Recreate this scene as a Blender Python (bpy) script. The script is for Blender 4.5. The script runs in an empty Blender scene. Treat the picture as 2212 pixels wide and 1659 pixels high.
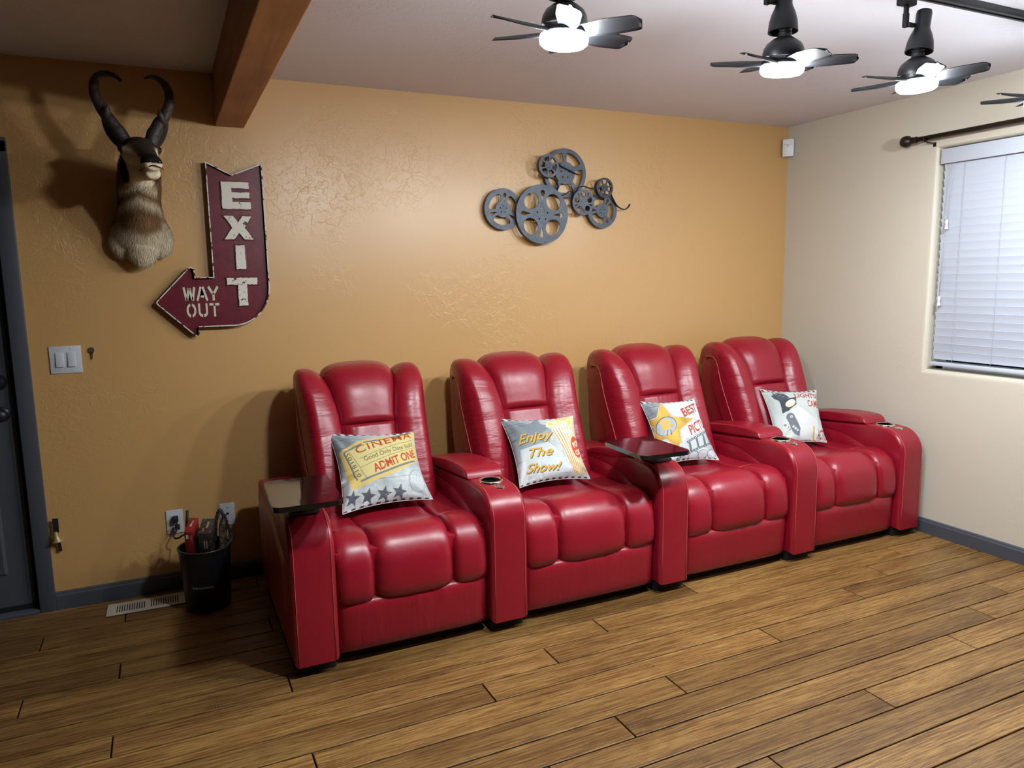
import bpy, bmesh, math, random
import numpy as np
from mathutils import Vector, Matrix

random.seed(7)
rng = np.random.default_rng(7)
S = bpy.context.scene
COL = S.collection
PI = math.pi

# ------------------------------------------------------------------ camera
cam_d = bpy.data.cameras.new('camera')
cam = bpy.data.objects.new('camera', cam_d)
COL.objects.link(cam)
CAM_YAW, CAM_PITCH, CAM_ROLL = 0.4368, -0.1432, -0.0166
fw = Vector((math.sin(CAM_YAW) * math.cos(CAM_PITCH), math.cos(CAM_YAW) * math.cos(CAM_PITCH), math.sin(CAM_PITCH)))
rt = Vector((math.cos(CAM_YAW), -math.sin(CAM_YAW), 0))
up = rt.cross(fw)
rt2 = rt * math.cos(CAM_ROLL) + up * math.sin(CAM_ROLL)
up2 = -rt * math.sin(CAM_ROLL) + up * math.cos(CAM_ROLL)
cam.matrix_world = Matrix(((rt2.x, up2.x, -fw.x, 0.8689), (rt2.y, up2.y, -fw.y, -3.8332),
                           (rt2.z, up2.z, -fw.z, 1.484), (0, 0, 0, 1)))
cam_d.sensor_width = 36
cam_d.lens = 1598.28 * 36 / 2212
cam_d.clip_start = 0.05
S.camera = cam

# ------------------------------------------------------------------ world, exposure
w = bpy.data.worlds.new('night_room')
S.world = w
w.use_nodes = True
w.node_tree.nodes['Background'].inputs[0].default_value = (0.75, 0.85, 1.0, 1)
w.node_tree.nodes['Background'].inputs[1].default_value = 0.003
LAMP_STRENGTH = 505.0
LAMP_COLOR = (0.90, 0.965, 1.0)
S.view_settings.view_transform = 'Standard'
S.view_settings.look = 'None'
S.view_settings.gamma = 1.0
S.view_settings.use_curve_mapping = False
S.view_settings.exposure = 0.0
S.cycles.use_denoising = True
S.cycles.max_bounces = 8
S.cycles.diffuse_bounces = 2
S.cycles.sample_clamp_indirect = 6.0

# ------------------------------------------------------------------ helpers
def tag(o, label=None, cat=None, group=None, kind=None):
    if label: o['label'] = label
    if cat: o['category'] = cat
    if group: o['group'] = group
    if kind: o['kind'] = kind
    return o

def link(o, parent=None):
    COL.objects.link(o)
    if parent is not None:
        o.parent = parent
    return o

def empty(name, loc=(0, 0, 0), rz=0.0, label=None, cat=None, group=None):
    o = bpy.data.objects.new(name, None)
    COL.objects.link(o)
    o.location = loc
    o.rotation_euler = (0, 0, rz)
    o.empty_display_size = 0.05
    return tag(o, label, cat, group)

def set_mat(me, mat):
    if mat is not None:
        for m in (mat if isinstance(mat, (list, tuple)) else [mat]):
            me.materials.append(m)

def obj(name, me, mat=None, parent=None, smooth=False, label=None, loc=None, rot=None):
    if isinstance(me, bmesh.types.BMesh):
        bm = me
        me = bpy.data.meshes.new(name)
        bm.to_mesh(me)
        bm.free()
    if mat is not None:
        set_mat(me, mat)
    if smooth:
        me.polygons.foreach_set('use_smooth', [True] * len(me.polygons))
    o = bpy.data.objects.new(name, me)
    link(o, parent)
    if label: o['label'] = label
    if loc is not None: o.location = loc
    if rot is not None: o.rotation_euler = rot
    return o

def pyd(name, v, f):
    me = bpy.data.meshes.new(name)
    me.from_pydata([tuple(map(float, p)) for p in v], [], [tuple(map(int, q)) for q in f])
    me.update()
    return me

def recalc(me):
    bm = bmesh.new(); bm.from_mesh(me)
    bmesh.ops.recalc_face_normals(bm, faces=bm.faces)
    bm.to_mesh(me); bm.free()
    return me

def box_bm(c, s, bev=0.0, seg=2, bm=None, rot=None):
    b = bmesh.new()
    bmesh.ops.create_cube(b, size=1.0)
    bmesh.ops.scale(b, vec=s, verts=b.verts)
    if bev > 0:
        bmesh.ops.bevel(b, geom=list(b.edges), offset=bev, segments=seg, profile=0.5, affect='EDGES')
    if rot is not None:
        bmesh.ops.transform(b, matrix=rot, verts=b.verts)
    bmesh.ops.translate(b, vec=c, verts=b.verts)
    if bm is None:
        return b
    tmp = bpy.data.meshes.new('t'); b.to_mesh(tmp); b.free()
    bm.from_mesh(tmp); bpy.data.meshes.remove(tmp)
    return bm

def auto_smooth(o, ang=0.6):
    me = o.data
    me.polygons.foreach_set('use_smooth', [True] * len(me.polygons))
    try:
        me.set_sharp_from_angle(angle=ang)
    except Exception:
        pass
    return o

def box(name, c, s, mat, parent=None, bev=0.0, seg=2, rot=None, label=None):
    o = obj(name, box_bm(c, s, bev, seg, rot=rot), mat, parent, label=label)
    if bev > 0: auto_smooth(o, 0.7)
    return o

def tube_me(name, pts, r, n=8, cap=True, closed=False):
    pts = [Vector(p) for p in pts]
    rs = r if isinstance(r, (list, tuple)) else [r] * len(pts)
    V, F = [], []
    N = len(pts)
    prev = None
    for i, p in enumerate(pts):
        if closed:
            t = pts[(i + 1) % N] - pts[i - 1]
        else:
            t = pts[min(i + 1, N - 1)] - pts[max(i - 1, 0)]
        t.normalize()
        if prev is None:
            a = Vector((0, 0, 1)) if abs(t.z) < 0.9 else Vector((1, 0, 0))
            nrm = t.cross(a).normalized()
        else:
            nrm = (prev - t * prev.dot(t))
            if nrm.length < 1e-6: nrm = t.orthogonal()
            nrm.normalize()
        prev = nrm
        b = t.cross(nrm)
        for k in range(n):
            a = 2 * PI * k / n
            V.append(p + (nrm * math.cos(a) + b * math.sin(a)) * rs[i])
    M = N if closed else N - 1
    for i in range(M):
        for k in range(n):
            j = (i + 1) % N
            F.append((i * n + k, i * n + (k + 1) % n, j * n + (k + 1) % n, j * n + k))
    if cap and not closed:
        F.append(tuple(range(n - 1, -1, -1)))
        F.append(tuple((N - 1) * n + k for k in range(n)))
    me = pyd(name, V, F)
    return recalc(me)

def tube(name, pts, r, mat, parent=None, n=8, closed=False, label=None):
    return obj(name, tube_me(name, pts, r, n, closed=closed), mat, parent, smooth=True, label=label)

def lathe_me(name, prof, n=32, axis='z', cap=False):
    V, F = [], []
    for (r, z) in prof:
        for k in range(n):
            a = 2 * PI * k / n
            V.append((r * math.cos(a), r * math.sin(a), z))
    for i in range(len(prof) - 1):
        for k in range(n):
            F.append((i * n + k, i * n + (k + 1) % n, (i + 1) * n + (k + 1) % n, (i + 1) * n + k))
    if cap:
        F.append(tuple(range(n - 1, -1, -1)))
        F.append(tuple((len(prof) - 1) * n + k for k in range(n)))
    me = pyd(name, V, F)
    if axis == 'y':   # axis along -y
        me.transform(Matrix.Rotation(PI / 2, 4, 'X'))
    return recalc(me)

def lathe(name, prof, mat, parent=None, n=32, axis='z', cap=False, loc=None, rot=None, label=None, sharp=0.7):
    o = obj(name, lathe_me(name, prof, n, axis, cap), mat, parent, loc=loc, rot=rot, label=label)
    return auto_smooth(o, sharp)

def grid_me(name, f, nu, nv, wrapu=False):
    V = [f(i / (nu if wrapu else nu - 1), j / (nv - 1)) for j in range(nv) for i in range(nu)]
    F = []
    for j in range(nv - 1):
        for i in range(nu if wrapu else nu - 1):
            i2 = (i + 1) % nu
            F.append((j * nu + i, j * nu + i2, (j + 1) * nu + i2, (j + 1) * nu + i))
    return pyd(name, V, F)

def catmull(P, t):
    n = len(P) - 1
    x = min(max(t, 0.0), 1.0) * n
    i = min(int(x), n - 1)
    u = x - i
    p0 = P[max(i - 1, 0)]; p1 = P[i]; p2 = P[i + 1]; p3 = P[min(i + 2, n)]
    return tuple(0.5 * ((2 * b) + (-a + c) * u + (2 * a - 5 * b + 4 * c - d) * u * u + (-a + 3 * b - 3 * c + d) * u ** 3)
                 for a, b, c, d in zip(p0, p1, p2, p3))

def smst(a, b, x):
    t = min(max((x - a) / (b - a), 0), 1)
    return t * t * (3 - 2 * t)

def extrude_profile(name, poly, x0, x1, mat, parent=None, bev=0.01, seg=3, label=None, keep_bm=False):
    """poly in (y,z), extruded along x, edges of both end faces bevelled."""
    bm = bmesh.new()
    a = [bm.verts.new((x0, y, z)) for y, z in poly]
    b = [bm.verts.new((x1, y, z)) for y, z in poly]
    n = len(poly)
    fa = bm.faces.new(a); fb = bm.faces.new(list(reversed(b)))
    for i in range(n):
        bm.faces.new((a[i], b[i], b[(i + 1) % n], a[(i + 1) % n]))
    bmesh.ops.recalc_face_normals(bm, faces=bm.faces)
    if bev > 0:
        es = list(set(list(fa.edges) + list(fb.edges)))
        bmesh.ops.bevel(bm, geom=es, offset=bev, segments=seg, profile=0.5, affect='EDGES', clamp_overlap=True)
    if keep_bm:
        return bm
    o = obj(name, bm, mat, parent, label=label)
    return auto_smooth(o, 0.5)

def curve_me(name, splines, depth, bevel=0.0, res=2):
    """2D outlines (list of closed point lists, holes included) -> filled mesh in the XY plane, extruded +-depth/2 in z."""
    cu = bpy.data.curves.new(name, 'CURVE')
    cu.dimensions = '2D'
    cu.fill_mode = 'BOTH'
    cu.extrude = depth / 2
    cu.bevel_depth = bevel
    cu.bevel_resolution = res
    for sp in splines:
        s = cu.splines.new('POLY')
        s.points.add(len(sp) - 1)
        for p, q in zip(s.points, sp):
            p.co = (q[0], q[1], 0, 1)
        s.use_cyclic_u = True
    o = bpy.data.objects.new(name, cu)
    COL.objects.link(o)
    dg = bpy.context.evaluated_depsgraph_get()
    me = bpy.data.meshes.new_from_object(o.evaluated_get(dg))
    me.name = name
    bpy.data.objects.remove(o)
    bpy.data.curves.remove(cu)
    return me

def text_me(txt, size=1.0, offset=0.0, shear=0.0, extrude=0.0, spacing=1.0, bevel=0.0):
    cu = bpy.data.curves.new('txt', 'FONT')
    cu.body = txt
    cu.size = size
    cu.offset = offset
    cu.shear = shear
    cu.extrude = extrude
    cu.bevel_depth = bevel
    cu.space_character = spacing
    cu.resolution_u = 5
    o = bpy.data.objects.new('txt', cu)
    COL.objects.link(o)
    dg = bpy.context.evaluated_depsgraph_get()
    me = bpy.data.meshes.new_from_object(o.evaluated_get(dg))
    bpy.data.objects.remove(o)
    bpy.data.curves.remove(cu)
    return me

WALLROT = Matrix(((1, 0, 0, 0), (0, 0, -1, 0), (0, 1, 0, 0), (0, 0, 0, 1)))   # local xy -> world xz, local +z -> -y (out of the back wall)

# ------------------------------------------------------------------ materials
def mat(name, col, rough=0.5, metal=0.0, spec=0.5, coat=0.0, emit=None, estr=0.0):
    m = bpy.data.materials.new(name)
    m.use_nodes = True
    b = m.node_tree.nodes['Principled BSDF']
    b.inputs['Base Color'].default_value = (*col, 1)
    b.inputs['Roughness'].default_value = rough
    b.inputs['Metallic'].default_value = metal
    b.inputs['Specular IOR Level'].default_value = spec
    b.inputs['Coat Weight'].default_value = coat
    if emit:
        b.inputs['Emission Color'].default_value = (*emit, 1)
        b.inputs['Emission Strength'].default_value = estr
    return m

def N(m, typ, **kw):
    n = m.node_tree.nodes.new(typ)
    for k, v in kw.items():
        if k in n.inputs.keys() if hasattr(n.inputs, 'keys') else False:
            n.inputs[k].default_value = v
        else:
            setattr(n, k, v)
    return n

def L(m, a, b):
    m.node_tree.links.new(a, b)

def bsdf(m):
    return m.node_tree.nodes['Principled BSDF']

def coords(m, kind='Object', scale=(1, 1, 1), rot=(0, 0, 0)):
    tc = m.node_tree.nodes.new('ShaderNodeTexCoord')
    mp = m.node_tree.nodes.new('ShaderNodeMapping')
    mp.inputs['Scale'].default_value = scale
    mp.inputs['Rotation'].default_value = rot
    L(m, tc.outputs[kind], mp.inputs['Vector'])
    return mp.outputs['Vector']

def noise(m, vec, scale, detail=3, rough=0.5, dist=0.0):
    n = m.node_tree.nodes.new('ShaderNodeTexNoise')
    n.inputs['Scale'].default_value = scale
    n.inputs['Detail'].default_value = detail
    n.inputs['Roughness'].default_value = rough
    n.inputs['Distortion'].default_value = dist
    L(m, vec, n.inputs['Vector'])
    return n

def ramp(m, fac, stops):
    r = m.node_tree.nodes.new('ShaderNodeValToRGB')
    els = r.color_ramp.elements
    while len(els) < len(stops): els.new(0.5)
    for e, (p, c) in zip(els, stops):
        e.position = p
        e.color = (*c, 1) if len(c) == 3 else c
    L(m, fac, r.inputs['Fac'])
    return r

def mathn(m, op, a, b=None, clamp=False):
    n = m.node_tree.nodes.new('ShaderNodeMath')
    n.operation = op
    n.use_clamp = clamp
    for i, v in enumerate((a, b)):
        if v is None: continue
        if isinstance(v, (int, float)): n.inputs[i].default_value = v
        else: L(m, v, n.inputs[i])
    return n.outputs[0]

def mixc(m, fac, a, b, blend='MIX'):
    n = m.node_tree.nodes.new('ShaderNodeMix')
    n.data_type = 'RGBA'
    n.blend_type = blend
    for s, v in (('Factor', fac), ('A', a), ('B', b)):
        sock = [i for i in n.inputs if i.name == s and (i.type == 'RGBA' if s != 'Factor' else i.type == 'VALUE')][0]
        if isinstance(v, (int, float)): sock.default_value = v
        elif isinstance(v, tuple): sock.default_value = (*v, 1)
        else: L(m, v, sock)
    return [o for o in n.outputs if o.type == 'RGBA'][0]

def bump(m, h, strength=0.3, dist=0.01, normal=None):
    b = m.node_tree.nodes.new('ShaderNodeBump')
    b.inputs['Strength'].default_value = strength
    b.inputs['Distance'].default_value = dist
    L(m, h, b.inputs['Height'])
    if normal is not None: L(m, normal, b.inputs['Normal'])
    return b.outputs['Normal']

def plaster(name, col, rough, strength=0.55, amount=0.5):
    """painted skip-trowel plaster: thin plateaus with crisp edges in patches, plus fine orange peel"""
    m = mat(name, col, rough, spec=0.5)
    v = coords(m, 'Object')
    n1 = noise(m, v, 14.0, 4, 0.55, 0.9)
    pl = ramp(m, n1.outputs['Fac'], [(0.50, (0, 0, 0)), (0.525, (1, 1, 1))])
    n1b = noise(m, v, 26.0, 3, 0.5, 1.2)
    pl2 = ramp(m, n1b.outputs['Fac'], [(0.53, (0, 0, 0)), (0.555, (1, 1, 1))])
    n2 = noise(m, v, 1.3, 2, 0.5)
    msk = ramp(m, n2.outputs['Fac'], [(0.62 - 0.35 * amount, (0.0, 0.0, 0.0)), (0.86 - 0.35 * amount, (1, 1, 1))])
    n3 = noise(m, v, 110.0, 2, 0.5)
    n4 = noise(m, v, 3.5, 2, 0.5)
    h = mathn(m, 'MULTIPLY', mathn(m, 'ADD', pl.outputs['Color'], mathn(m, 'MULTIPLY', pl2.outputs['Color'], 0.6)), msk.outputs['Color'])
    h = mathn(m, 'ADD', h, mathn(m, 'MULTIPLY', n3.outputs['Fac'], 0.13))
    h = mathn(m, 'ADD', h, mathn(m, 'MULTIPLY', n4.outputs['Fac'], 0.5))
    L(m, bump(m, h, strength, 0.0035), bsdf(m).inputs['Normal'])
    c = mixc(m, mathn(m, 'MULTIPLY', n2.outputs['Fac'], 0.25), col, tuple(x * 0.86 for x in col))
    L(m, c, bsdf(m).inputs['Base Color'])
    return m

M = {}
M['ochre'] = plaster('ochre_wall_paint', (0.62, 0.355, 0.130), 0.37, 0.34, 0.41)
bsdf(M['ochre']).inputs['Specular IOR Level'].default_value = 0.9
M['cream'] = plaster('cream_wall_paint', (0.64, 0.585, 0.485), 0.5, 0.30, 0.3)
M['ceil'] = plaster('ceiling_paint', (0.72, 0.71, 0.76), 0.55, 0.30, 0.4)
M['slate'] = mat('slate_blue_trim_paint', (0.070, 0.078, 0.097), 0.45)
M['door'] = mat('slate_door_paint', (0.066, 0.074, 0.092), 0.5)
M['blackgap'] = mat('black_gap', (0.004, 0.004, 0.005), 0.9)

# leather
def leather(name, wrinkle=0.25, stretch=(1, 1, 1)):
    m = mat(name, (0.36, 0.008, 0.018), 0.34, spec=0.5, coat=0.10)
    bsdf(m).inputs['Coat Roughness'].default_value = 0.28
    v = coords(m, 'Object')
    vs = coords(m, 'Object', stretch)
    n1 = noise(m, vs, 9.0, 4, 0.55, 0.6)
    n2 = noise(m, v, 420.0, 2, 0.6)
    n3 = noise(m, v, 3.0, 2)
    h = mathn(m, 'ADD', mathn(m, 'MULTIPLY', n1.outputs['Fac'], wrinkle), mathn(m, 'MULTIPLY', n2.outputs['Fac'], 0.012))
    L(m, bump(m, h, 0.6, 0.02), bsdf(m).inputs['Normal'])
    c = mixc(m, n3.outputs['Fac'], (0.250, 0.0045, 0.016), (0.320, 0.0075, 0.023))
    L(m, c, bsdf(m).inputs['Base Color'])
    rr = ramp(m, n1.outputs['Fac'], [(0.3, (0.28,) * 3), (0.7, (0.40,) * 3)])
    L(m, rr.outputs['Color'], bsdf(m).inputs['Roughness'])
    return m
M['leather'] = leather('red_leather', 0.15)
M['leather_wing'] = leather('creased_red_leather', 0.55, (0.35, 1.0, 1.5))
M['leather_foot'] = leather('draped_red_leather', 0.4, (1.6, 1, 0.25))
M['stitch'] = mat('pale_red_stitching', (0.55, 0.10, 0.10), 0.5)
M['seam'] = mat('dark_red_piping', (0.16, 0.004, 0.008), 0.45)
M['plinth'] = mat('black_plinth_fabric', (0.006, 0.006, 0.007), 0.8)
M['chrome'] = mat('polished_chrome', (0.80, 0.78, 0.74), 0.12, metal=1.0)
M['cupwell'] = mat('black_cup_lining', (0.01, 0.01, 0.012), 0.3)
M['gloss_black'] = mat('gloss_black_laminate', (0.006, 0.005, 0.006), 0.06, spec=0.6, coat=0.5)
M['satin_black'] = mat('satin_black_metal', (0.010, 0.011, 0.014), 0.38, spec=0.5)
M['matte_black'] = mat('matte_black_plastic', (0.008, 0.008, 0.009), 0.6)
M['bronze'] = mat('oil_rubbed_bronze', (0.018, 0.011, 0.009), 0.35, metal=0.3)
M['white_plastic'] = mat('white_plastic', (0.78, 0.79, 0.80), 0.4)
M['blind'] = mat('white_blind', (0.56, 0.60, 0.69), 0.6, spec=0.3)
M['cord'] = mat('white_cord', (0.50, 0.52, 0.55), 0.7)
M['lamp'] = mat('lit_diffuser', (1, 1, 1), 0.5, emit=LAMP_COLOR, estr=LAMP_STRENGTH)
M['brass'] = mat('brass', (0.42, 0.30, 0.14), 0.42, metal=0.35)

# floor planks: a few tones of strand-woven bamboo
def bamboo(name, ca, cb, cc):
    m = mat(name, ca, 0.36, spec=0.45)
    oi = m.node_tree.nodes.new('ShaderNodeObjectInfo')
    tc = m.node_tree.nodes.new('ShaderNodeTexCoord')
    add = m.node_tree.nodes.new('ShaderNodeVectorMath'); add.operation = 'ADD'
    cmb = m.node_tree.nodes.new('ShaderNodeCombineXYZ')
    L(m, mathn(m, 'MULTIPLY', oi.outputs['Random'], 37.0), cmb.inputs[0])
    L(m, mathn(m, 'MULTIPLY', oi.outputs['Random'], 11.0), cmb.inputs[1])
    L(m, tc.outputs['Object'], add.inputs[0]); L(m, cmb.outputs[0], add.inputs[1])
    mp = m.node_tree.nodes.new('ShaderNodeMapping'); mp.inputs['Scale'].default_value = (1.8, 62, 1)
    L(m, add.outputs[0], mp.inputs['Vector'])
    n1 = noise(m, mp.outputs['Vector'], 2.0, 5, 0.62, 0.25)
    mp2 = m.node_tree.nodes.new('ShaderNodeMapping'); mp2.inputs['Scale'].default_value = (7.0, 190, 1)
    L(m, add.outputs[0], mp2.inputs['Vector'])
    n2 = noise(m, mp2.outputs['Vector'], 2.0, 3, 0.6, 0.2)
    mp3 = m.node_tree.nodes.new('ShaderNodeMapping'); mp3.inputs['Scale'].default_value = (0.9, 7, 1)
    L(m, add.outputs[0], mp3.inputs['Vector'])
    n3 = noise(m, mp3.outputs['Vector'], 1.6, 3, 0.5, 0.3)
    f = mathn(m, 'ADD', mathn(m, 'MULTIPLY', n1.outputs['Fac'], 0.68), mathn(m, 'MULTIPLY', n3.outputs['Fac'], 0.32))
    c = ramp(m, f, [(0.36, cc), (0.47, ca), (0.60, cb)])
    dk = ramp(m, n2.outputs['Fac'], [(0.36, (0.34, 0.25, 0.17)), (0.53, (1, 1, 1)), (0.70, (1.2, 1.18, 1.12))])
    c2 = mixc(m, 0.8, c.outputs['Color'], dk.outputs['Color'], 'MULTIPLY')
    # clusters of short dark node ticks across the grain
    mpt = m.node_tree.nodes.new('ShaderNodeMapping'); mpt.inputs['Scale'].default_value = (2.6, 6.5, 1)
    L(m, add.outputs[0], mpt.inputs['Vector'])
    vo = m.node_tree.nodes.new('ShaderNodeTexVoronoi'); vo.inputs['Scale'].default_value = 1.0; vo.inputs['Randomness'].default_value = 1.0
    L(m, mpt.outputs['Vector'], vo.inputs['Vector'])
    near_ = mathn(m, 'LESS_THAN', vo.outputs['Distance'], 0.075)
    sxyz = m.node_tree.nodes.new('ShaderNodeSeparateXYZ'); L(m, add.outputs[0], sxyz.inputs[0])
    wob = noise(m, add.outputs[0], 60.0, 1)
    st = mathn(m, 'SINE', mathn(m, 'ADD', mathn(m, 'MULTIPLY', sxyz.outputs[0], 620.0), mathn(m, 'MULTIPLY', wob.outputs['Fac'], 6.0)))
    tick = mathn(m, 'MULTIPLY', near_, mathn(m, 'GREATER_THAN', st, 0.72))
    c2 = mixc(m, mathn(m, 'MULTIPLY', tick, 0.75), c2, (0.03, 0.016, 0.008))
    hs = m.node_tree.nodes.new('ShaderNodeHueSaturation')
    L(m, c2, hs.inputs['Color'])
    mr = m.node_tree.nodes.new('ShaderNodeMapRange')
    mr.inputs['To Min'].default_value = 0.72; mr.inputs['To Max'].default_value = 1.2
    L(m, oi.outputs['Random'], mr.inputs['Value'])
    L(m, mr.outputs[0], hs.inputs['Value'])
    L(m, hs.outputs['Color'], bsdf(m).inputs['Base Color'])
    h = mathn(m, 'ADD', mathn(m, 'MULTIPLY', n1.outputs['Fac'], 0.6), mathn(m, 'ADD', mathn(m, 'MULTIPLY', n2.outputs['Fac'], 0.35), mathn(m, 'MULTIPLY', n3.outputs['Fac'], 1.2)))
    L(m, bump(m, h, 0.55, 0.003), bsdf(m).inputs['Normal'])
    rr = ramp(m, n1.outputs['Fac'], [(0.3, (0.46,) * 3), (0.7, (0.30,) * 3)])
    L(m, rr.outputs['Color'], bsdf(m).inputs['Roughness'])
    return m
M['plank'] = bamboo('bamboo_plank', (0.205, 0.102, 0.029), (0.35, 0.200, 0.064), (0.095, 0.040, 0.012))

def wood(name, ca, cb, sc=(3, 40, 40)):
    m = mat(name, ca, 0.55)
    v = coords(m, 'Object', sc)
    n1 = noise(m, v, 1.0, 5, 0.6, 0.4)
    v2 = coords(m, 'Object', (1, 1, 1))
    n2 = noise(m, v2, 4.0, 3, 0.5)
    f = mathn(m, 'ADD', mathn(m, 'MULTIPLY', n1.outputs['Fac'], 0.6), mathn(m, 'MULTIPLY', n2.outputs['Fac'], 0.4))
    c = ramp(m, f, [(0.35, cb), (0.62, ca)])
    L(m, c.outputs['Color'], bsdf(m).inputs['Base Color'])
    L(m, bump(m, n1.outputs['Fac'], 0.25, 0.003), bsdf(m).inputs['Normal'])
    return m
M['beam'] = wood('stained_beam', (0.44, 0.195, 0.055), (0.25, 0.098, 0.028), (22, 1.2, 22))

# ------------------------------------------------------------------ setting
XR, H = 4.719, 2.44
XL, YF = -1.6, -4.9

def struct(o):
    o['kind'] = 'structure'
    return o

# back wall with the door opening at its left end
DX0, DX1, DZ = -0.62, 0.257, 2.045
bm = bmesh.new()
def slab(bm, x0, x1, y0, y1, z0, z1):
    box_bm(((x0 + x1) / 2, (y0 + y1) / 2, (z0 + z1) / 2), (x1 - x0, y1 - y0, z1 - z0), bm=bm)
slab(bm, DX1, XR + 0.12, 0, 0.12, -0.02, H + 0.02)
slab(bm, XL, DX0, 0, 0.12, -0.02, H + 0.02)
slab(bm, DX0, DX1, 0, 0.12, DZ, H + 0.02)
struct(obj('wall_back', bm, M['ochre']))

# ceiling
bm = bmesh.new(); slab(bm, XL, XR + 0.12, YF, 0.12, H, H + 0.1)
struct(obj('ceiling', bm, M['ceil']))

# right wall with recessed window opening
WY0, WY1, WZ0, WZ1 = -2.28, -1.075, 0.935, 2.135     # opening
bm = bmesh.new()
def V_(y, z, x=XR): return bm.verts.new((x, y, z))
o0 = [V_(0.0, 0), V_(YF, 0), V_(YF, H + 0.02), V_(0.0, H + 0.02)]
i0 = [V_(WY1, WZ0), V_(WY0, WZ0), V_(WY0, WZ1), V_(WY1, WZ1)]
r0 = [V_(v.co.y, v.co.z, XR + 0.13) for v in i0]
for k in range(4):
    bm.faces.new((o0[k], o0[(k + 1) % 4], i0[(k + 1) % 4], i0[k]))
    bm.faces.new((i0[k], i0[(k + 1) % 4], r0[(k + 1) % 4], r0[k]))
bmesh.ops.recalc_face_normals(bm, faces=bm.faces)
es = [e for e in bm.edges if e.verts[0] in i0 and e.verts[1] in i0] + \
     [e for e in bm.edges if (e.verts[0] in i0 and e.verts[1] in r0) or (e.verts[1] in i0 and e.verts[0] in r0)]
es = [e for e in bm.edges if e.verts[0] in i0 and e.verts[1] in i0]
bmesh.ops.bevel(bm, geom=es, offset=0.030, segments=6, profile=0.5, affect='EDGES')
wr = struct(obj('wall_right', bm, M['cream']))
auto_smooth(wr, 0.8)

# floor: sub-floor plus individual planks
bm = bmesh.new(); slab(bm, XL, XR + 0.02, YF, 0.0, -0.06, -0.0085)
floor = struct(obj('floor', bm, M['blackgap']))
PW, PL = 0.1307, 1.852
offs = [2.462, 2.154, 1.830, 1.190]
plank_mesh = {}
def plank_me(length, width):
    key = (round(length, 3), round(width, 3))
    if key not in plank_mesh:
        b = box_bm((0, 0, 0), (length - 0.0056, width - 0.0052, 0.012), bev=0.0024, seg=2)
        me = bpy.data.meshes.new('plank')
        b.to_mesh(me); b.free()
        me.materials.append(M['plank'])
        plank_mesh[key] = me
    return plank_mesh[key]
row = -10
while True:
    y1 = -1.206 - PW * row
    y0 = y1 - PW
    if y1 < YF + 0.9: break
    ya, yb = max(y0, YF), min(y1, -0.002)
    if yb - ya > 0.02:
        x = offs[row % 4] - 3 * PL
        while x < XR:
            xa, xb = max(x, XL), min(x + PL, XR - 0.002)
            if xb - xa > 0.02:
                o = bpy.data.objects.new('plank', plank_me(xb - xa, yb - ya))
                link(o, floor)
                o.location = ((xa + xb) / 2, (ya + yb) / 2, -0.006)
            x += PL
    row += 1

# baseboards (with a small top bead)
def baseboard(name, a, b, out):
    a, b, out = Vector(a), Vector(b), Vector(out)
    d = (b - a)
    prof = [(0, 0), (0.014, 0), (0.014, 0.066), (0.0105, 0.072), (0.009, 0.080), (0.004, 0.0845), (0, 0.0845)]
    V = [a + out * u + Vector((0, 0, z)) for u, z in prof] + [b + out * u + Vector((0, 0, z)) for u, z in prof]
    n = len(prof)
    F = [(i, (i + 1) % n, n + (i + 1) % n, n + i) for i in range(n)] + [tuple(range(n)), tuple(range(2 * n - 1, n - 1, -1))]
    return struct(obj(name, recalc(pyd(name, V, F)), M['slate']))
baseboard('baseboard_back', (0.322, 0, 0), (XR, 0, 0), (0, -1, 0))
baseboard('baseboard_right', (XR, -0.0145, 0), (XR, YF, 0), (-1, 0, 0))

# ceiling beam
bm = box_bm((1.2155 + 0.0, (YF) / 2, 2.323), (0.129, -YF, 0.238), bev=0.004, seg=2)
beam = struct(obj('trim_1', bm, M['beam']))

# door at the far left
d1 = struct(obj('door_1', box_bm(((DX0 + DX1 - 0.012) / 2 - 0.004, 0.045, 1.025), (DX1 - DX0 - 0.02, 0.04, 2.02)), M['door']))
def raised_panel(x0, x1, z0, z1):
    bm = bmesh.new()
    rings = [(0.0, 0.0), (0.012, 0.010), (0.030, 0.010), (0.045, 0.002), (0.06, 0.001)]
    V = []
    for ins, dep in rings:
        V.append([bm.verts.new((x, 0.0245 + dep - 0.0, z)) for x, z in
                  ((x0 + ins, z0 + ins), (x1 - ins, z0 + ins), (x1 - ins, z1 - ins), (x0 + ins, z1 - ins))])
    # proud moulding ring then sunken field
    for k, dy in enumerate((0.0, -0.008, -0.006, 0.0, 0.0)):
        for v in V[k]: v.co.y = 0.0245 + dy
    for a, b in zip(V, V[1:]):
        for i in range(4):
            bm.faces.new((a[i], a[(i + 1) % 4], b[(i + 1) % 4], b[i]))
    bm.faces.new(V[-1])
    bmesh.ops.recalc_face_normals(bm, faces=bm.faces)
    return obj('panel', bm, M['door'], d1)
raised_panel(-0.50, 0.145, 0.19, 0.80)
raised_panel(-0.50, 0.145, 0.97, 1.90)
box('weatherstrip', (0.2485, 0.03, 1.02), (0.010, 0.02, 2.03), M['blackgap'], d1)
box('door_gap', ((DX0 + DX1) / 2, 0.030, 0.030), (DX1 - DX0 - 0.02, 0.02, 0.022), M['blackgap'], d1)
box('threshold', ((DX0 + DX1) / 2, 0.02, 0.009), (DX1 - DX0 - 0.004, 0.09, 0.018), M['slate'], d1, bev=0.003)
knob_prof = [(0.0, 0.0), (0.033, 0.0), (0.033, 0.006), (0.028, 0.011), (0.013, 0.013), (0.012, 0.030), (0.022, 0.036),
             (0.029, 0.047), (0.028, 0.058), (0.020, 0.066), (0.0, 0.069)]
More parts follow.
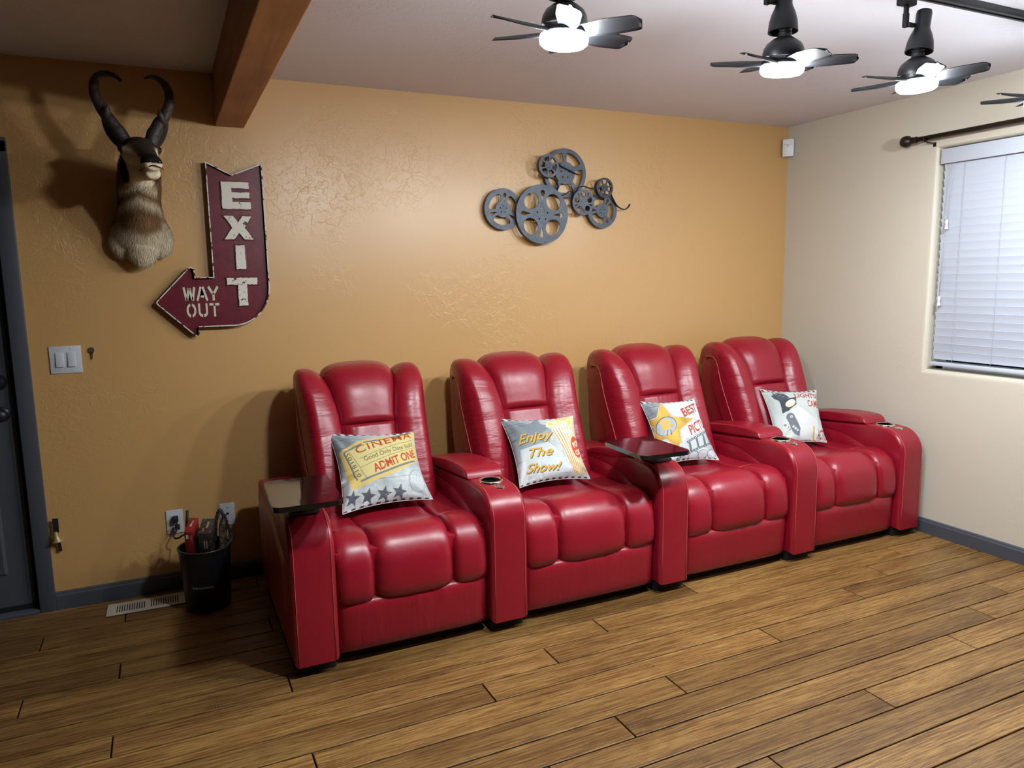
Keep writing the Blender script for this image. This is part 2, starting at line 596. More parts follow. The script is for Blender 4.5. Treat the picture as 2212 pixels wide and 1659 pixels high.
lathe('knob', knob_prof, M['satin_black'], d1, n=28, axis='y', loc=(0.190, 0.025, 0.925))
dbp = [(0.0, 0.0), (0.034, 0.0), (0.034, 0.008), (0.027, 0.022), (0.020, 0.030), (0.0, 0.033)]
lathe('deadbolt', dbp, M['satin_black'], d1, n=28, axis='y', loc=(0.190, 0.025, 1.066))
# casing
tr = obj('trim_2', None if False else box_bm((0.2885, -0.008, 1.045), (0.065, 0.018, 2.09), bev=0.004), M['slate'])
struct(tr); auto_smooth(tr)
tr = obj('trim_3', box_bm(((DX0 - 0.06 + 0.321) / 2, -0.008, 2.0705), (0.321 - DX0 + 0.06, 0.018, 0.062), bev=0.004), M['slate'])
struct(tr); auto_smooth(tr)
bm = bmesh.new(); slab(bm, 0.2535, 0.2565, -0.003, 0.118, 0, DZ)
struct(obj('trim_4', bm, M['slate']))

# ------------------------------------------------------------------ window, blind, rod
M['glass'] = mat('night_glass', (0.004, 0.005, 0.008), 0.03, spec=0.6)
win = struct(obj('window_1', box_bm((XR + 0.122, (WY0 + WY1) / 2, (WZ0 + WZ1) / 2), (0.006, WY1 - WY0, WZ1 - WZ0)), M['glass']))
fr = bmesh.new()
for (y, z, sy, sz) in ((WY0 + 0.02, (WZ0 + WZ1) / 2, 0.04, WZ1 - WZ0), (WY1 - 0.02, (WZ0 + WZ1) / 2, 0.04, WZ1 - WZ0),
                       ((WY0 + WY1) / 2, WZ0 + 0.02, WY1 - WY0, 0.04), ((WY0 + WY1) / 2, WZ1 - 0.02, WY1 - WY0, 0.04),
                       ((WY0 + WY1) / 2, (WZ0 + WZ1) / 2, 0.04, WZ1 - WZ0)):
    box_bm((XR + 0.108, y, z), (0.024, sy, sz), bm=fr)
obj('window_frame', fr, M['white_plastic'], win)

BX = XR + 0.034
blind = empty('window_blind', (BX, (WY0 + WY1) / 2, WZ0), label='white slatted window blind, nearly closed, in the recessed window', cat='blind')
bw = WY1 - WY0 - 0.044
# valance with a return
box('valance', (-0.028, 0, WZ1 - WZ0 - 0.047), (0.012, bw + 0.006, 0.078), M['blind'], blind, bev=0.003)
box('head_rail', (0.008, 0, WZ1 - WZ0 - 0.03), (0.05, bw, 0.045), M['blind'], blind)
sl_b = bmesh.new()
SW = 0.051
prof = []
ncs = 6
for i in range(ncs + 1):
    t = i / ncs - 0.5
    prof.append((t * SW, 0.0012 * (1 - (2 * t) ** 2)))
va = []
for s in (-0.5, 0.5):
    va.append([[sl_b.verts.new((px, s * bw, pz + dz)) for px, pz in prof] for dz in (0.0, 0.0026)])
for i in range(ncs):
    sl_b.faces.new((va[0][0][i], va[0][0][i + 1], va[1][0][i + 1], va[1][0][i]))
    sl_b.faces.new((va[0][1][i], va[1][1][i], va[1][1][i + 1], va[0][1][i + 1]))
    for e in (0, 1):
        sl_b.faces.new((va[e][0][i], va[e][1][i], va[e][1][i + 1], va[e][0][i + 1]))
for i in (0, ncs):
    sl_b.faces.new((va[0][0][i], va[1][0][i], va[1][1][i], va[0][1][i]))
bmesh.ops.recalc_face_normals(sl_b, faces=sl_b.faces)
slat_me = bpy.data.meshes.new('slat'); sl_b.to_mesh(slat_me); sl_b.free()
slat_me.materials.append(M['blind'])
ztop = WZ1 - WZ0 - 0.083
NS = 25
PITCH = (ztop - 0.062) / NS
slat_z = []
for i in range(NS):
    o = bpy.data.objects.new('slat', slat_me)
    link(o, blind)
    z = 0.062 + PITCH * (i + 0.5)
    slat_z.append(z)
    o.location = (0.0, random.uniform(-0.001, 0.001), z)
    # top edge of each slat leans towards the room so that the room side shows a lip
    o.rotation_euler = (0, math.radians(75 + random.uniform(-1.0, 1.0)), 0)
br = obj('bottom_rail', box_bm((0, 0, 0.034), (0.051, bw + 0.002, 0.018), bev=0.003), M['blind'], blind)
auto_smooth(br)
for yy in (0.463, 0.253, -0.253, -0.463):
    pts_f, pts_b = [], []
    for i, z in enumerate(slat_z):
        pts_f.append((-0.0135 - 0.0, yy, z + 0.026)); pts_f.append((-0.004, yy + 0.002, z - 0.002))
    pts_f = [(-0.014, yy, 0.04)] + sorted(pts_f, key=lambda p: p[2]) + [(-0.014, yy, ztop + 0.02)]
    tube('ladder_cord', pts_f, 0.0011, M['cord'], blind, n=4)
tas = [(0.0, 0.0), (0.004, 0.0), (0.0085, -0.012), (0.006, -0.022), (0.005, -0.03), (0.0085, -0.042), (0.0095, -0.05), (0.0, -0.051)]
for (yy, zt) in ((0.530, 0.818), (0.545, 0.408)):
    for k in (-1, 1):
        tube('pull_cord', [(-0.030, yy + 0.012 * k - 0.012, ztop), (-0.031, yy + 0.006 * k, (ztop + zt) / 2), (-0.031, yy, zt)], 0.0010, M['cord'], blind, n=4)
    lathe('cord_tassel', tas, M['white_plastic'], blind, n=14, loc=(-0.031, yy, zt))

rod = empty('curtain_rod', (XR - 0.08, -0.94, 2.186), label='dark bronze curtain rod with ball finial above the window', cat='curtain rod')
tube('pole', [(0, -0.035, 0), (0, -1.7, 0)], 0.0135, M['bronze'], rod, n=16)
fin = [(0.0, -0.034), (0.016, -0.030), (0.028, -0.018), (0.0325, 0.0), (0.029, 0.017), (0.018, 0.028), (0.012, 0.032),
       (0.018, 0.036), (0.018, 0.040), (0.012, 0.043), (0.0175, 0.047), (0.0175, 0.064), (0.0135, 0.066)]
o = lathe('finial', fin, M['bronze'], rod, n=24, axis='y')
for yb in (-0.115, -1.6):
    o = obj('bracket', box_bm((0.048, yb, -0.022), (0.064, 0.010, 0.006)), M['bronze'], rod)
    bmx = bmesh.new()
    box_bm((0.076, yb, -0.028), (0.006, 0.014, 0.024), bm=bmx)
    obj('bracket_plate', bmx, M['bronze'], rod)
    tube('bracket_cup', [(0.018 * math.cos(a), yb, 0.018 * math.sin(a)) for a in [PI * (1.0 + i / 10) for i in range(11)]], 0.004, M['bronze'], rod, n=6)

# ------------------------------------------------------------------ ceiling track and fan lights
TY = -2.0
trk = empty('ceiling_light_track', (3.2, -1.978, H), label='long black lighting track screwed to the white ceiling', cat='track')
box('rail', (-0.15, 0, -0.010), (2.9, 0.036, 0.020), M['satin_black'], trk, bev=0.002)
for s in (-1, 1):
    box('lip', (-0.15, s * 0.012, -0.0225), (2.9, 0.010, 0.005), M['satin_black'], trk)

def blade_me():
    nu, nv = 9, 22
    V, F = [], []
    L0, L1 = 0.050, 0.218
    for top in (0, 1):
        for j in range(nv):
            t = j / (nv - 1)
            r = L0 + (L1 - L0) * t
            wv = 0.023 + 0.010 * smst(0, 0.5, t)
            if t > 0.86:
                wv *= max(0.0, 1 - ((t - 0.86) / 0.1405) ** 2.8) ** 0.42
            pitch = math.radians(26 - 10 * t)
            for i in range(nu):
                s = 2 * i / (nu - 1) - 1
                cx = s * wv
                camber = 0.006 * (1 - s * s)
                z = -cx * math.sin(pitch) * 1.0 + camber + (0.0016 if top else 0)
                V.append((r, cx * math.cos(pitch), z + 0.004 * t))
    K = nu * nv
    for j in range(nv - 1):
        for i in range(nu - 1):
            a = j * nu + i
            F.append((a, a + nu, a + nu + 1, a + 1))
            F.append((K + a, K + a + 1, K + a + nu + 1, K + a + nu))
    for i in range(nu - 1):
        for j in (0, nv - 1):
            a = j * nu + i
            F.append((a, a + 1, K + a + 1, K + a))
    for j in range(nv - 1):
        for i in (0, nu - 1):
            a = j * nu + i
            F.append((a, a + nu, K + a + nu, K + a))
    me = recalc(pyd('blade', V, F))
    me.materials.append(M['blade'])
    me.polygons.foreach_set('use_smooth', [True] * len(me.polygons))
    return me
M['blade'] = mat('black_blade', (0.008, 0.0085, 0.010), 0.5, spec=0.25)
BL = blade_me()
def fan(x, z0, phase, tilt, dip, btilt, label, hlabel):
    t = empty('fan_light', (x, TY, z0), label=label, cat='fan light', group='fan lights hanging from the ceiling track')
    ax_r = Vector((math.cos(CAM_YAW), -math.sin(CAM_YAW), 0)); ax_f = Vector((math.sin(CAM_YAW), math.cos(CAM_YAW), 0))
    t.rotation_euler = (Matrix.Rotation(dip, 4, ax_r) @ Matrix.Rotation(tilt, 4, ax_f)).to_euler()
    # z0 = underside of the diffuser
    lathe('diffuser', [(0.0, 0.0), (0.040, 0.001), (0.055, 0.004), (0.0635, 0.011), (0.0655, 0.020), (0.0652, 0.029), (0.0635, 0.0335), (0.0, 0.0338)], M['lamp'], t, n=40)
    lathe('motor_housing', [(0.0, 0.034), (0.060, 0.034), (0.060, 0.038), (0.053, 0.044), (0.053, 0.056), (0.0615, 0.057), (0.062, 0.068), (0.059, 0.082),
                            (0.051, 0.096), (0.036, 0.107), (0.021, 0.115), (0.019, 0.126)], M['satin_black'], t, n=36)
    lathe('socket_neck', [(0.020, 0.120), (0.0205, 0.127), (0.017, 0.130), (0.017, 0.133), (0.0205, 0.136), (0.0175, 0.140), (0.016, 0.165)], M['matte_black'], t, n=24)
    for k in range(6):
        b = bpy.data.objects.new('blade', BL)
        link(b, t)
        b.location = (0, 0, 0.039)
        b.rotation_euler = (0, 0, phase + k * PI / 3)
    # track head holding the fan's socket
    th = empty('track_head', (x, TY, z0), label=hlabel, cat='track head', group='bell-shaped track heads')
    
    bell = [(0.0, 0.2915), (0.018, 0.291), (0.026, 0.287), (0.0285, 0.278), (0.0275, 0.232), (0.031, 0.222), (0.040, 0.204), (0.047, 0.182), (0.050, 0.158), (0.0505, 0.150),
            (0.0485, 0.150), (0.046, 0.170), (0.036, 0.200), (0.0, 0.212)]
    lathe('bell_shade', [(r * 0.89, z - 0.15) for r, z in bell], M['satin_black'], th, n=36, loc=(0, 0, 0.132), rot=(0, btilt, 0))
    hz = H - 0.025 - z0
    ax, ay = -0.046, 0.022
    box('adapter', (ax, ay, hz - 0.016), (0.062, 0.034, 0.034), M['matte_black'], th, bev=0.003)
    tube('stem', [(ax, ay, hz - 0.020), (ax, ay, 0.250)], 0.0085, M['matte_black'], th, n=10)
    box('yoke', (ax, ay, 0.236), (0.016, 0.016, 0.046), M['matte_black'], th, bev=0.002)
    box('yoke_pin', (ax + 0.018, ay - 0.008, 0.221), (0.036, 0.016, 0.012), M['matte_black'], th, bev=0.002)
VA = math.atan2(-3.83 + 1.96, 0.87 - 1.92)
fan(1.894, 2.089, VA + math.radians(4), math.radians(2.5), math.radians(3), 0.0, 'black six-bladed fan light, leftmost on the track, nearest the wooden beam', 'black track head above the leftmost fan light')
fan(2.671, 2.090, math.radians(-42), math.radians(0.5), math.radians(8), math.radians(1), 'black six-bladed fan light, second from the left on the track', 'black bell-shaped track head above the second fan light from the left')
fan(3.295, 2.098, math.radians(-8), math.radians(-2.0), math.radians(1.5), math.radians(7), 'black six-bladed fan light, third from the left on the track', 'black bell-shaped track head, wholly in view, above the third fan light')
fan(4.026, 2.101, math.radians(-10), 0.0, math.radians(4), 0.0, 'black six-bladed fan light cut off by the right edge, above the curtain rod', 'black track head above the rightmost fan light')

# ------------------------------------------------------------------ recliners
BACK = [(-0.615, 0.43), (-0.575, 0.53), (-0.525, 0.64), (-0.470, 0.75), (-0.437, 0.825), (-0.402, 0.900), (-0.362, 0.965), (-0.312, 1.006), (-0.255, 1.018), (-0.200, 1.000), (-0.172, 0.935)]
def path_frame(P, t):
    y, z = catmull(P, t)
    y2, z2 = catmull(P, min(t + 0.01, 1)); y1, z1 = catmull(P, max(t - 0.01, 0))
    dy, dz = y2 - y1, z2 - z1
    l = math.hypot(dy, dz) or 1
    # outward normal = towards -y when going up
    return y, z, -dz / l, dy / l
YC = -0.65
def hseam(t):           # half distance between the wings' inner seams along the back path
    if t < 0.36: return 0.122
    return 0.122 + 0.046 * smst(0.36, 0.80, t) - 0.006 * smst(0.8, 1.0, t)
T_LUMB = 0.385

def pucker(v, amp, k, ph):
    return amp * (math.sin(k * v + ph) + 0.6 * math.sin(k * 1.73 * v + 2.1 * ph) + 0.4 * math.sin(k * 2.9 * v + 0.7 * ph))

def recliner(x0, x1, label, left_arm, idx):
    """x0..x1 = clear seat width between the arms"""
    cx = (x0 + x1) / 2
    hw = (x1 - x0) / 2
    t = empty('recliner', (cx, YC, 0), label=label, cat='recliner', group='red leather theater recliners in one row')
    ph0 = idx * 1.7
    def P(x, y, z): return (x, y - YC, z)
    # backrest shell
    poly = [(-0.60, 0.30), (-0.60, 0.44), (-0.475, 0.73), (-0.385, 0.915), (-0.32, 0.985), (-0.26, 1.003), (-0.20, 0.988), (-0.155, 0.925), (-0.165, 0.70), (-0.26, 0.30)]
    extrude_profile('back_shell', [(y - YC, z) for y, z in poly], -(hw - 0.030), hw - 0.030, M['leather'], t, bev=0.018, seg=3)
    hwb = hw - 0.010
    # wings
    for s in (-1, 1):
        def fwing(u, v, s=s):
            y, z, ny, nz = path_frame(BACK, v)
            xin = hseam(v) + 0.002
            xout = hwb - 0.012 + 0.010 * smst(0.1, 0.5, v) - 0.022 * smst(0.72, 1.0, v) ** 1.5
            wd = xout - xin
            puff = 0.062 * (0.75 + 0.25 * smst(0.0, 0.4, v))
            tp_ = smst(0.42, 0.74, v)
            back = 0.135 * (1 - tp_) + 0.030 * tp_
            zz = -0.010 * smst(0.55, 0.85, v)
            if u < 0.45:
                q = u / 0.45
                x = xin + 0.60 * wd * q
                d = puff * (math.sin(PI / 2 * min(1, q * 1.15)) ** 0.5 * 0.9 + 0.1 * q)
            else:
                th = (u - 0.45) / 0.55 * PI / 2
                x = xin + 0.60 * wd + 0.40 * wd * math.sin(th) ** (0.9 - 0.25 * tp_)
                d = -back + (puff + back) * math.cos(th) ** (0.75 - 0.22 * tp_)
            g = math.exp(-u / 0.13)
            d += pucker(v, 0.0026, 46, ph0 + s) * g * (0.4 + smst(0.55, 0.95, v))
            d += pucker(v, 0.0009, 17, ph0 * 2 + s + 2.5 * u) * math.exp(-((u - 0.45) / 0.25) ** 2) * (1 - 0.5 * smst(0.6, 1, v))
            d += 0.0007 * pucker(v + 0.12 * u, 1, 60, ph0) * smst(0.78, 0.95, v)
            return P(s * x, y + ny * d, z + zz + nz * d)
        obj('wing_cushion', recalc(grid_me('wing_cushion', fwing, 34, 90)), M['leather_wing'], t, smooth=True)
        # side piping
        pts = []
        for k in range(40):
            v = 0.12 + 0.86 * k / 39
            y, z, ny, nz = path_frame(BACK, v)
            xout = hwb - 0.012 + 0.010 * smst(0.1, 0.5, v) - 0.022 * smst(0.72, 1.0, v) ** 1.5
            zz = -0.010 * smst(0.55, 0.85, v)
            d = -0.058 + 0.036 * smst(0.42, 0.74, v)
            pts.append(P(s * (xout - 0.0005), y + ny * d, z + nz * d + zz))
        tube('piping', pts, 0.0021, M['stitch'], t, n=5)
    # headrest
    def fhead(u, v):
        tt = T_LUMB + (1 - T_LUMB) * v
        y, z, ny, nz = path_frame(BACK, tt)
        h = hseam(tt) + 0.004
        q = 2 * u - 1
        prof = max(0.0, 1 - abs(q) ** 3.2) ** 0.55
        end = smst(0.0, 0.040, v) ** 0.5
        d = 0.010 + (0.034 + 0.026 * smst(0.0, 0.5, v)) * prof * end - 0.004 * (1 - end)
        g = math.exp(-(1 - abs(q)) / 0.16)
        d += pucker(v, 0.0024, 52, ph0 + 3) * g * smst(0.25, 0.7, v)
        return P(q * h, y + ny * d, z + nz * d + 0.010 * smst(0.6, 0.85, v))
    obj('headrest', recalc(grid_me('headrest', fhead, 34, 64)), M['leather'], t, smooth=True)
    def flum(u, v):
        tt = T_LUMB * v
        y, z, ny, nz = path_frame(BACK, tt)
        q = 2 * u - 1
        h = hseam(tt) + 0.004
        d = 0.006 + 0.034 * max(0.0, 1 - abs(q) ** 3) ** 0.6 * (1 - 0.85 * smst(0.95, 1.0, v) ** 2) * smst(0, 0.15, v)
        d += pucker(q, 0.0012, 26, ph0) * smst(0.75, 1.0, v)
        return P(q * h, y + ny * d, z + nz * d)
    obj('lumbar_cushion', recalc(grid_me('lumbar_cushion', flum, 26, 28)), M['leather'], t, smooth=True)
    # seat: three rolls
    SEAT = [(-0.50, 0.470), (-0.62, 0.468), (-0.75, 0.466), (-0.87, 0.470), (-0.970, 0.474), (-1.048, 0.456), (-1.090, 0.410), (-1.103, 0.345), (-1.104, 0.288), (-1.090, 0.256), (-1.04, 0.250)]
    side = 0.152 * (hw / 0.315)
    edges = [(-hw + 0.004, -hw + side), (-hw + side, hw - side), (hw - side, hw - 0.004)]
    for ri, (xa, xb) in enumerate(edges):
        pf = 0.040 if ri == 1 else 0.034
        def fseat(u, v, xa=xa, xb=xb, ri=ri, pf=pf):
            y, z = catmull(SEAT, v)
            y2, z2 = catmull(SEAT, min(v + 0.01, 1)); y1, z1 = catmull(SEAT, max(v - 0.01, 0))
            dy, dz = y2 - y1, z2 - z1
            l = math.hypot(dy, dz) or 1
            ny, nz = dz / l, -dy / l
            q = 2 * u - 1
            ex = 6.0
            if ri == 0 and q < 0: ex = 4.0
            if ri == 2 and q > 0: ex = 4.0
            pr = max(0.0, 1 - abs(q) ** ex) ** 0.42 * (0.93 + 0.07 * (1 - q * q))
            flat = smst(0.25, 0.5, v)
            d = -0.014 + (0.020 + (pf - 0.006) * flat * (1 - 0.55 * smst(0.80, 0.97, v))) * pr
            # cross seam where top panel meets front roll
            d -= 0.005 * math.exp(-((v - 0.34) / 0.012) ** 2)
            g = math.exp(-(1 - abs(q)) / 0.14)
            d += pucker(v, 0.0012, 62, ph0 + ri * 2.2 + (1.3 if q > 0 else 0)) * g * smst(0.48, 0.62, v)
            d += 0.004 * math.sin(3 * q + ph0 + ri) * smst(0.8, 1.0, v)
            return P((xa + xb) / 2 + q * (xb - xa) / 2 * (1 + 0.006 * pr), y + ny * d, z + nz * d)
        obj('seat_cushion', recalc(grid_me('seat_cushion', fseat, 30, 80)), M['leather'], t, smooth=True)
        st = []
        for k in range(17):
            u = 0.06 + 0.88 * k / 16
            st.append(Vector(fseat(u, 0.338)) + Vector((0, 0, 0.0012)))
        tube('stitching', st, 0.0013, M['stitch'], t, n=5)
    # inner body, footrest flap, plinth
    box('seat_body', (0, -0.79 - YC, 0.255), (2 * hw - 0.012, 0.62, 0.39), M['leather'], t, bev=0.01)
    def ffoot(u, v):
        q, p = 2 * u - 1, 2 * v - 1
        pr = (max(0.0, 1 - abs(q) ** 7)) ** 0.5 * (max(0.0, 1 - abs(p) ** 5)) ** 0.5
        d = 0.036 * pr
        d += pucker(q, 0.0016, 19, ph0 + 1) * smst(0.35, 0.95, v) * math.exp(-((q - 0.15) / 0.4) ** 2) * pr
        return P(q * (hw - 0.005), -1.096 - d + 0.012 * (1 - v), 0.040 + 0.219 * v)
    obj('footrest', recalc(grid_me('footrest', ffoot, 56, 30)), M['leather_foot'], t, smooth=True)
    box('plinth', (0, -0.68 - YC, 0.030), (2 * hw - 0.02, 0.74, 0.056), M['plinth'], t)

    # arms
    def arm(xa, xb, tray):
        wv = xb - xa
        prof = [(-1.145, 0.048), (-1.1455, 0.20), (-1.146, 0.40)]
        for k in range(0, 11):
            a = PI / 2 * k / 10
            prof.append((-1.146 + 0.125 * (1 - math.cos(a)), 0.482 + 0.124 * math.sin(a)))
        prof += [(-0.95, 0.610), (-0.88, 0.610), (-0.70, 0.590), (-0.50, 0.572), (-0.30, 0.560), (-0.22, 0.55), (-0.21, 0.50), (-0.21, 0.048)]
        bm = extrude_profile('arm', [(y - YC, z) for y, z in prof], xa - cx, xb - cx, None, keep_bm=True, bev=0.020, seg=5)
        me = bpy.data.meshes.new('armrest'); bm.to_mesh(me); bm.free()
        xc = (xa + xb) / 2 - cx
        cyc = -0.957 - YC
        # cut the cup hole
        tmp = bpy.data.objects.new('tmp_arm', me); COL.objects.link(tmp)
        cme = lathe_me('cut', [(0.0428, 0.0), (0.0428, 0.2)], 28, cap=True)
        cut = bpy.data.objects.new('tmp_cut', cme); COL.objects.link(cut)
        cut.location = (xc, cyc, 0.535)
        if not tray:
            md = tmp.modifiers.new('b', 'BOOLEAN'); md.object = cut; md.operation = 'DIFFERENCE'; md.solver = 'EXACT'
        dg = bpy.context.evaluated_depsgraph_get()
        me2 = bpy.data.meshes.new_from_object(tmp.evaluated_get(dg))
        me2.name = 'armrest'
        bpy.data.objects.remove(tmp); bpy.data.objects.remove(cut)
        bpy.data.meshes.remove(me); bpy.data.meshes.remove(cme)
        a = obj('armrest', me2, M['leather'], t)
        auto_smooth(a, 0.45)
        # seams along both shoulders
        for s in (-1, 1):
            pts = [((xb - cx - 0.0165) if s > 0 else (xa - cx + 0.0165), y - YC + (-0.0006 if z < 0.5 else 0), z + (0.0005 if z > 0.5 else 0)) for y, z in prof[0:16]]
            tube('stitching', pts, 0.0014, M['stitch'], a, n=5)
            # padded lower side panel
            xs = (xb - cx) if s > 0 else (xa - cx)
            def fpad(u, v, s=s, xs=xs):
                y = -1.075 + 0.80 * u
                zt = 0.455 + 0.088 * smst(0.0, 0.50, u)
                z = 0.10 + (zt - 0.10) * v
                pr = max(0.0, 1 - abs(2 * v - 1) ** 9) ** 0.5 * max(0.0, 1 - abs(2 * u - 1) ** 14) ** 0.5
                return P(xs + s * (-0.004 + 0.017 * pr), y, z)
            obj('side_panel', recalc(grid_me('side_panel', fpad, 30, 18)), M['leather'], a, smooth=True)
            tube('panel_seam', [Vector(fpad(0.02 + 0.96 * k / 24, 1.0)) + Vector((s * 0.004, 0, 0.001)) for k in range(25)], 0.0016, M['seam'], a, n=5)
        # storage lid
        lp = [(-0.896, 0.612), (-0.890, 0.626), (-0.880, 0.638), (-0.866, 0.646), (-0.846, 0.651), (-0.79, 0.6535), (-0.72, 0.652), (-0.64, 0.646), (-0.52, 0.631), (-0.40, 0.611), (-0.37, 0.600), (-0.37, 0.570), (-0.70, 0.593)]
        if tray:
            lp = [(-0.896 + (y + 0.896) * 0.74, z - 0.024 * smst(-0.88, -0.80, y)) for y, z in lp]
        extrude_profile('console_lid', [(y - YC, z) for y, z in lp], xa - cx - 0.002, xb - cx + 0.002, M['leather'], a, bev=0.014, seg=4)
        box('arm_plinth', (xc, -0.67 - YC, 0.028), (wv - 0.02, 0.86, 0.052), M['plinth'], a)
        if tray:
            return a
        rp = [(0.0410, -0.006), (0.0410, 0.003), (0.0445, 0.0055), (0.0500, 0.005), (0.0530, 0.002), (0.0535, -0.003)]
        lathe('cup_holder_ring', rp, M['chrome'], a, n=36, loc=(xc, cyc, 0.6105), label='chrome cup holder ring')
        lathe('cup_well', [(0.0418, 0.0), (0.0418, -0.068), (0.0, -0.068)], M['cupwell'], a, n=28, loc=(xc, cyc, 0.610), label='dark cup well')
        bt = lathe('control_button', [(0.0, 0.0065), (0.007, 0.006), (0.010, 0.0035), (0.017, 0.0045), (0.022, 0.002), (0.023, -0.002)], M['chrome'], a, n=24, loc=(xc + 0.006, -1.040 - YC, 0.6035), rot=(math.radians(5), 0, 0), label='round chrome control button')
        return a
    if left_arm:
        arm(left_arm[0], left_arm[1], True)
    return t, arm

ARMS = [(1.212, 1.383), (2.016, 2.187), (2.864, 3.035), (3.691, 3.862), (4.489, 4.660)]
RL = ['red leather recliner with the yellow cinema ticket pillow, leftmost in the row',
      'red leather recliner holding the popcorn pillow, second from the left',
      'red leather recliner holding the gold star pillow, third from the left',
      'red leather recliner holding the spotlight pillow, in the corner by the cream wall']
for i in range(4):
    t_, arm_ = recliner(ARMS[i][1], ARMS[i + 1][0], RL[i], ARMS[0] if i == 0 else None, i)
    arm_(ARMS[i + 1][0], ARMS[i + 1][1], i == 1)

# ------------------------------------------------------------------ swivel trays on two of the arms
def tray(cx, cy, rz, px, py, label, sx=0.245, sy=0.385):
    t = empty('swivel_tray', (px, py, 0.605), label=label, cat='tray table', group='black swivel trays')
    t.rotation_euler = (0, 0, 0)
    bm = bmesh.new()
    r = 0.022
    pts = []
    for (qx, qy, a0) in ((sx / 2 - r, sy / 2 - r, 0), (-sx / 2 + r, sy / 2 - r, 90), (-sx / 2 + r, -sy / 2 + r, 180), (sx / 2 - r, -sy / 2 + r, 270)):
        for k in range(6):
            a = math.radians(a0 + 18 * k)
            pts.append((qx + r * math.cos(a), qy + r * math.sin(a)))
    lo = [bm.verts.new((x, y, 0)) for x, y in pts]; hi = [bm.verts.new((x, y, 0.02)) for x, y in pts]
    n = len(pts)
    f1 = bm.faces.new(list(reversed(lo))); f2 = bm.faces.new(hi)
    for i in range(n): bm.faces.new((lo[i], lo[(i + 1) % n], hi[(i + 1) % n], hi[i]))
    bmesh.ops.bevel(bm, geom=list(set(list(f1.edges) + list(f2.edges))), offset=0.003, segments=2, affect='EDGES')
    bmesh.ops.rotate(bm, cent=(0, 0, 0), matrix=Matrix.Rotation(rz, 3, 'Z'), verts=bm.verts)
    bmesh.ops.translate(bm, vec=(cx - px, cy - py, 0.078), verts=bm.verts)
    o = obj('tray_top', bm, M['gloss_black'], t); auto_smooth(o, 0.5)
    box('mount_base', (0.0, 0.025, 0.010), (0.11, 0.15, 0.016), M['matte_black'], t, bev=0.006)
    lathe('post', [(0.0, 0.018), (0.026, 0.018), (0.026, 0.022), (0.011, 0.026), (0.010, 0.060), (0.030, 0.066), (0.030, 0.078)], M['chrome'], t, n=24, label='short chrome swivel post')
tray(1.290, -1.045, math.radians(-2), 1.297, -1.005, 'glossy black swivel tray on the arm of the leftmost recliner')
tray(2.842, -1.060, math.radians(-1), 2.95, -0.995, 'glossy black swivel tray between the second and third recliners', 0.252, 0.345)

# ------------------------------------------------------------------ arrow sign
M['sign_red'] = mat('sign_maroon_enamel', (0.135, 0.008, 0.018), 0.38, spec=0.5)
v = coords(M['sign_red'], 'Object'); nn = noise(M['sign_red'], v, 30, 4, 0.6)
rr = ramp(M['sign_red'], nn.outputs['Fac'], [(0.3, (0.10, 0.006, 0.014)), (0.7, (0.165, 0.010, 0.022))])
L(M['sign_red'], rr.outputs['Color'], bsdf(M['sign_red']).inputs['Base Color'])
def distressed(name, a, b, sc, th):
    m = mat(name, a, 0.5)
    v = coords(m, 'Object'); n_ = noise(m, v, sc, 4, 0.6, 0.5)
    r_ = ramp(m, n_.outputs['Fac'], [(th, b), (th + 0.03, a)])
    L(m, r_.outputs['Color'], bsdf(m).inputs['Base Color'])
    return m
M['sign_cream'] = distressed('chipped_cream_enamel', (0.74, 0.70, 0.60), (0.05, 0.03, 0.03), 45, 0.345)
M['sign_edge'] = distressed('worn_cream_edge', (0.70, 0.66, 0.60), (0.03, 0.012, 0.015), 34, 0.43)
M['sign_cream2'] = mat('pale_sign_cream', (0.66, 0.62, 0.48), 0.5)

def offset_poly(P, d):
    n = len(P); out = []
    area = sum(P[i][0] * P[(i + 1) % n][1] - P[(i + 1) % n][0] * P[i][1] for i in range(n))
    s = 1 if area > 0 else -1
    for i in range(n):
        a, b, c = Vector(P[i - 1]), Vector(P[i]), Vector(P[(i + 1) % n])
        e1 = (b - a).normalized(); e2 = (c - b).normalized()
        n1 = Vector((e1.y, -e1.x)) * s; n2 = Vector((e2.y, -e2.x)) * s
        m_ = (n1 + n2); l = m_.length
        if l < 1e-5: m_ = n1; k = 1
        else: m_ /= l; k = 1 / max(0.35, m_.dot(n1))
        out.append((b.x + m_.x * d * k, b.y + m_.y * d * k))
    return out
SX, SZ = 1.10, 1.64
sg = empty('arrow_sign', (SX, -0.001, SZ), label='maroon metal EXIT arrow sign pointing left on the ochre wall', cat='sign')
OUT = [(1.094, 2.036), (1.205, 1.981), (1.343, 2.038), (1.345, 1.60)]
for k in range(0, 13):
    a = PI / 2 * k / 12
    OUT.append((1.345 - 0.175 + 0.175 * math.cos(a), 1.462 - 0.186 * math.sin(a)))
OUT += [(1.018, 1.276), (1.014, 1.240), (1.003, 1.234), (0.992, 1.240), (0.846, 1.385), (0.841, 1.394), (0.846, 1.403), (0.988, 1.552), (1.000, 1.556), (1.012, 1.548), (1.015, 1.508), (1.094, 1.508)]
OUT = [(x - SX, z - SZ) for x, z in OUT]
def wallpiece(name, splines, depth, yfront, mat_, parent, bevel=0.0, label=None):
    """filled outline standing in the xz plane; front face at local y = -yfront"""
    me = curve_me(name, splines, depth, bevel)
    me.transform(Matrix.Translation((0, 0, yfront - depth / 2 - bevel)))
    me.transform(WALLROT)
    o = obj(name, me, mat_, parent, label=label)
    return o
wallpiece('plate', [offset_poly(OUT, -0.003)], 0.004, 0.022, M['sign_red'], sg)
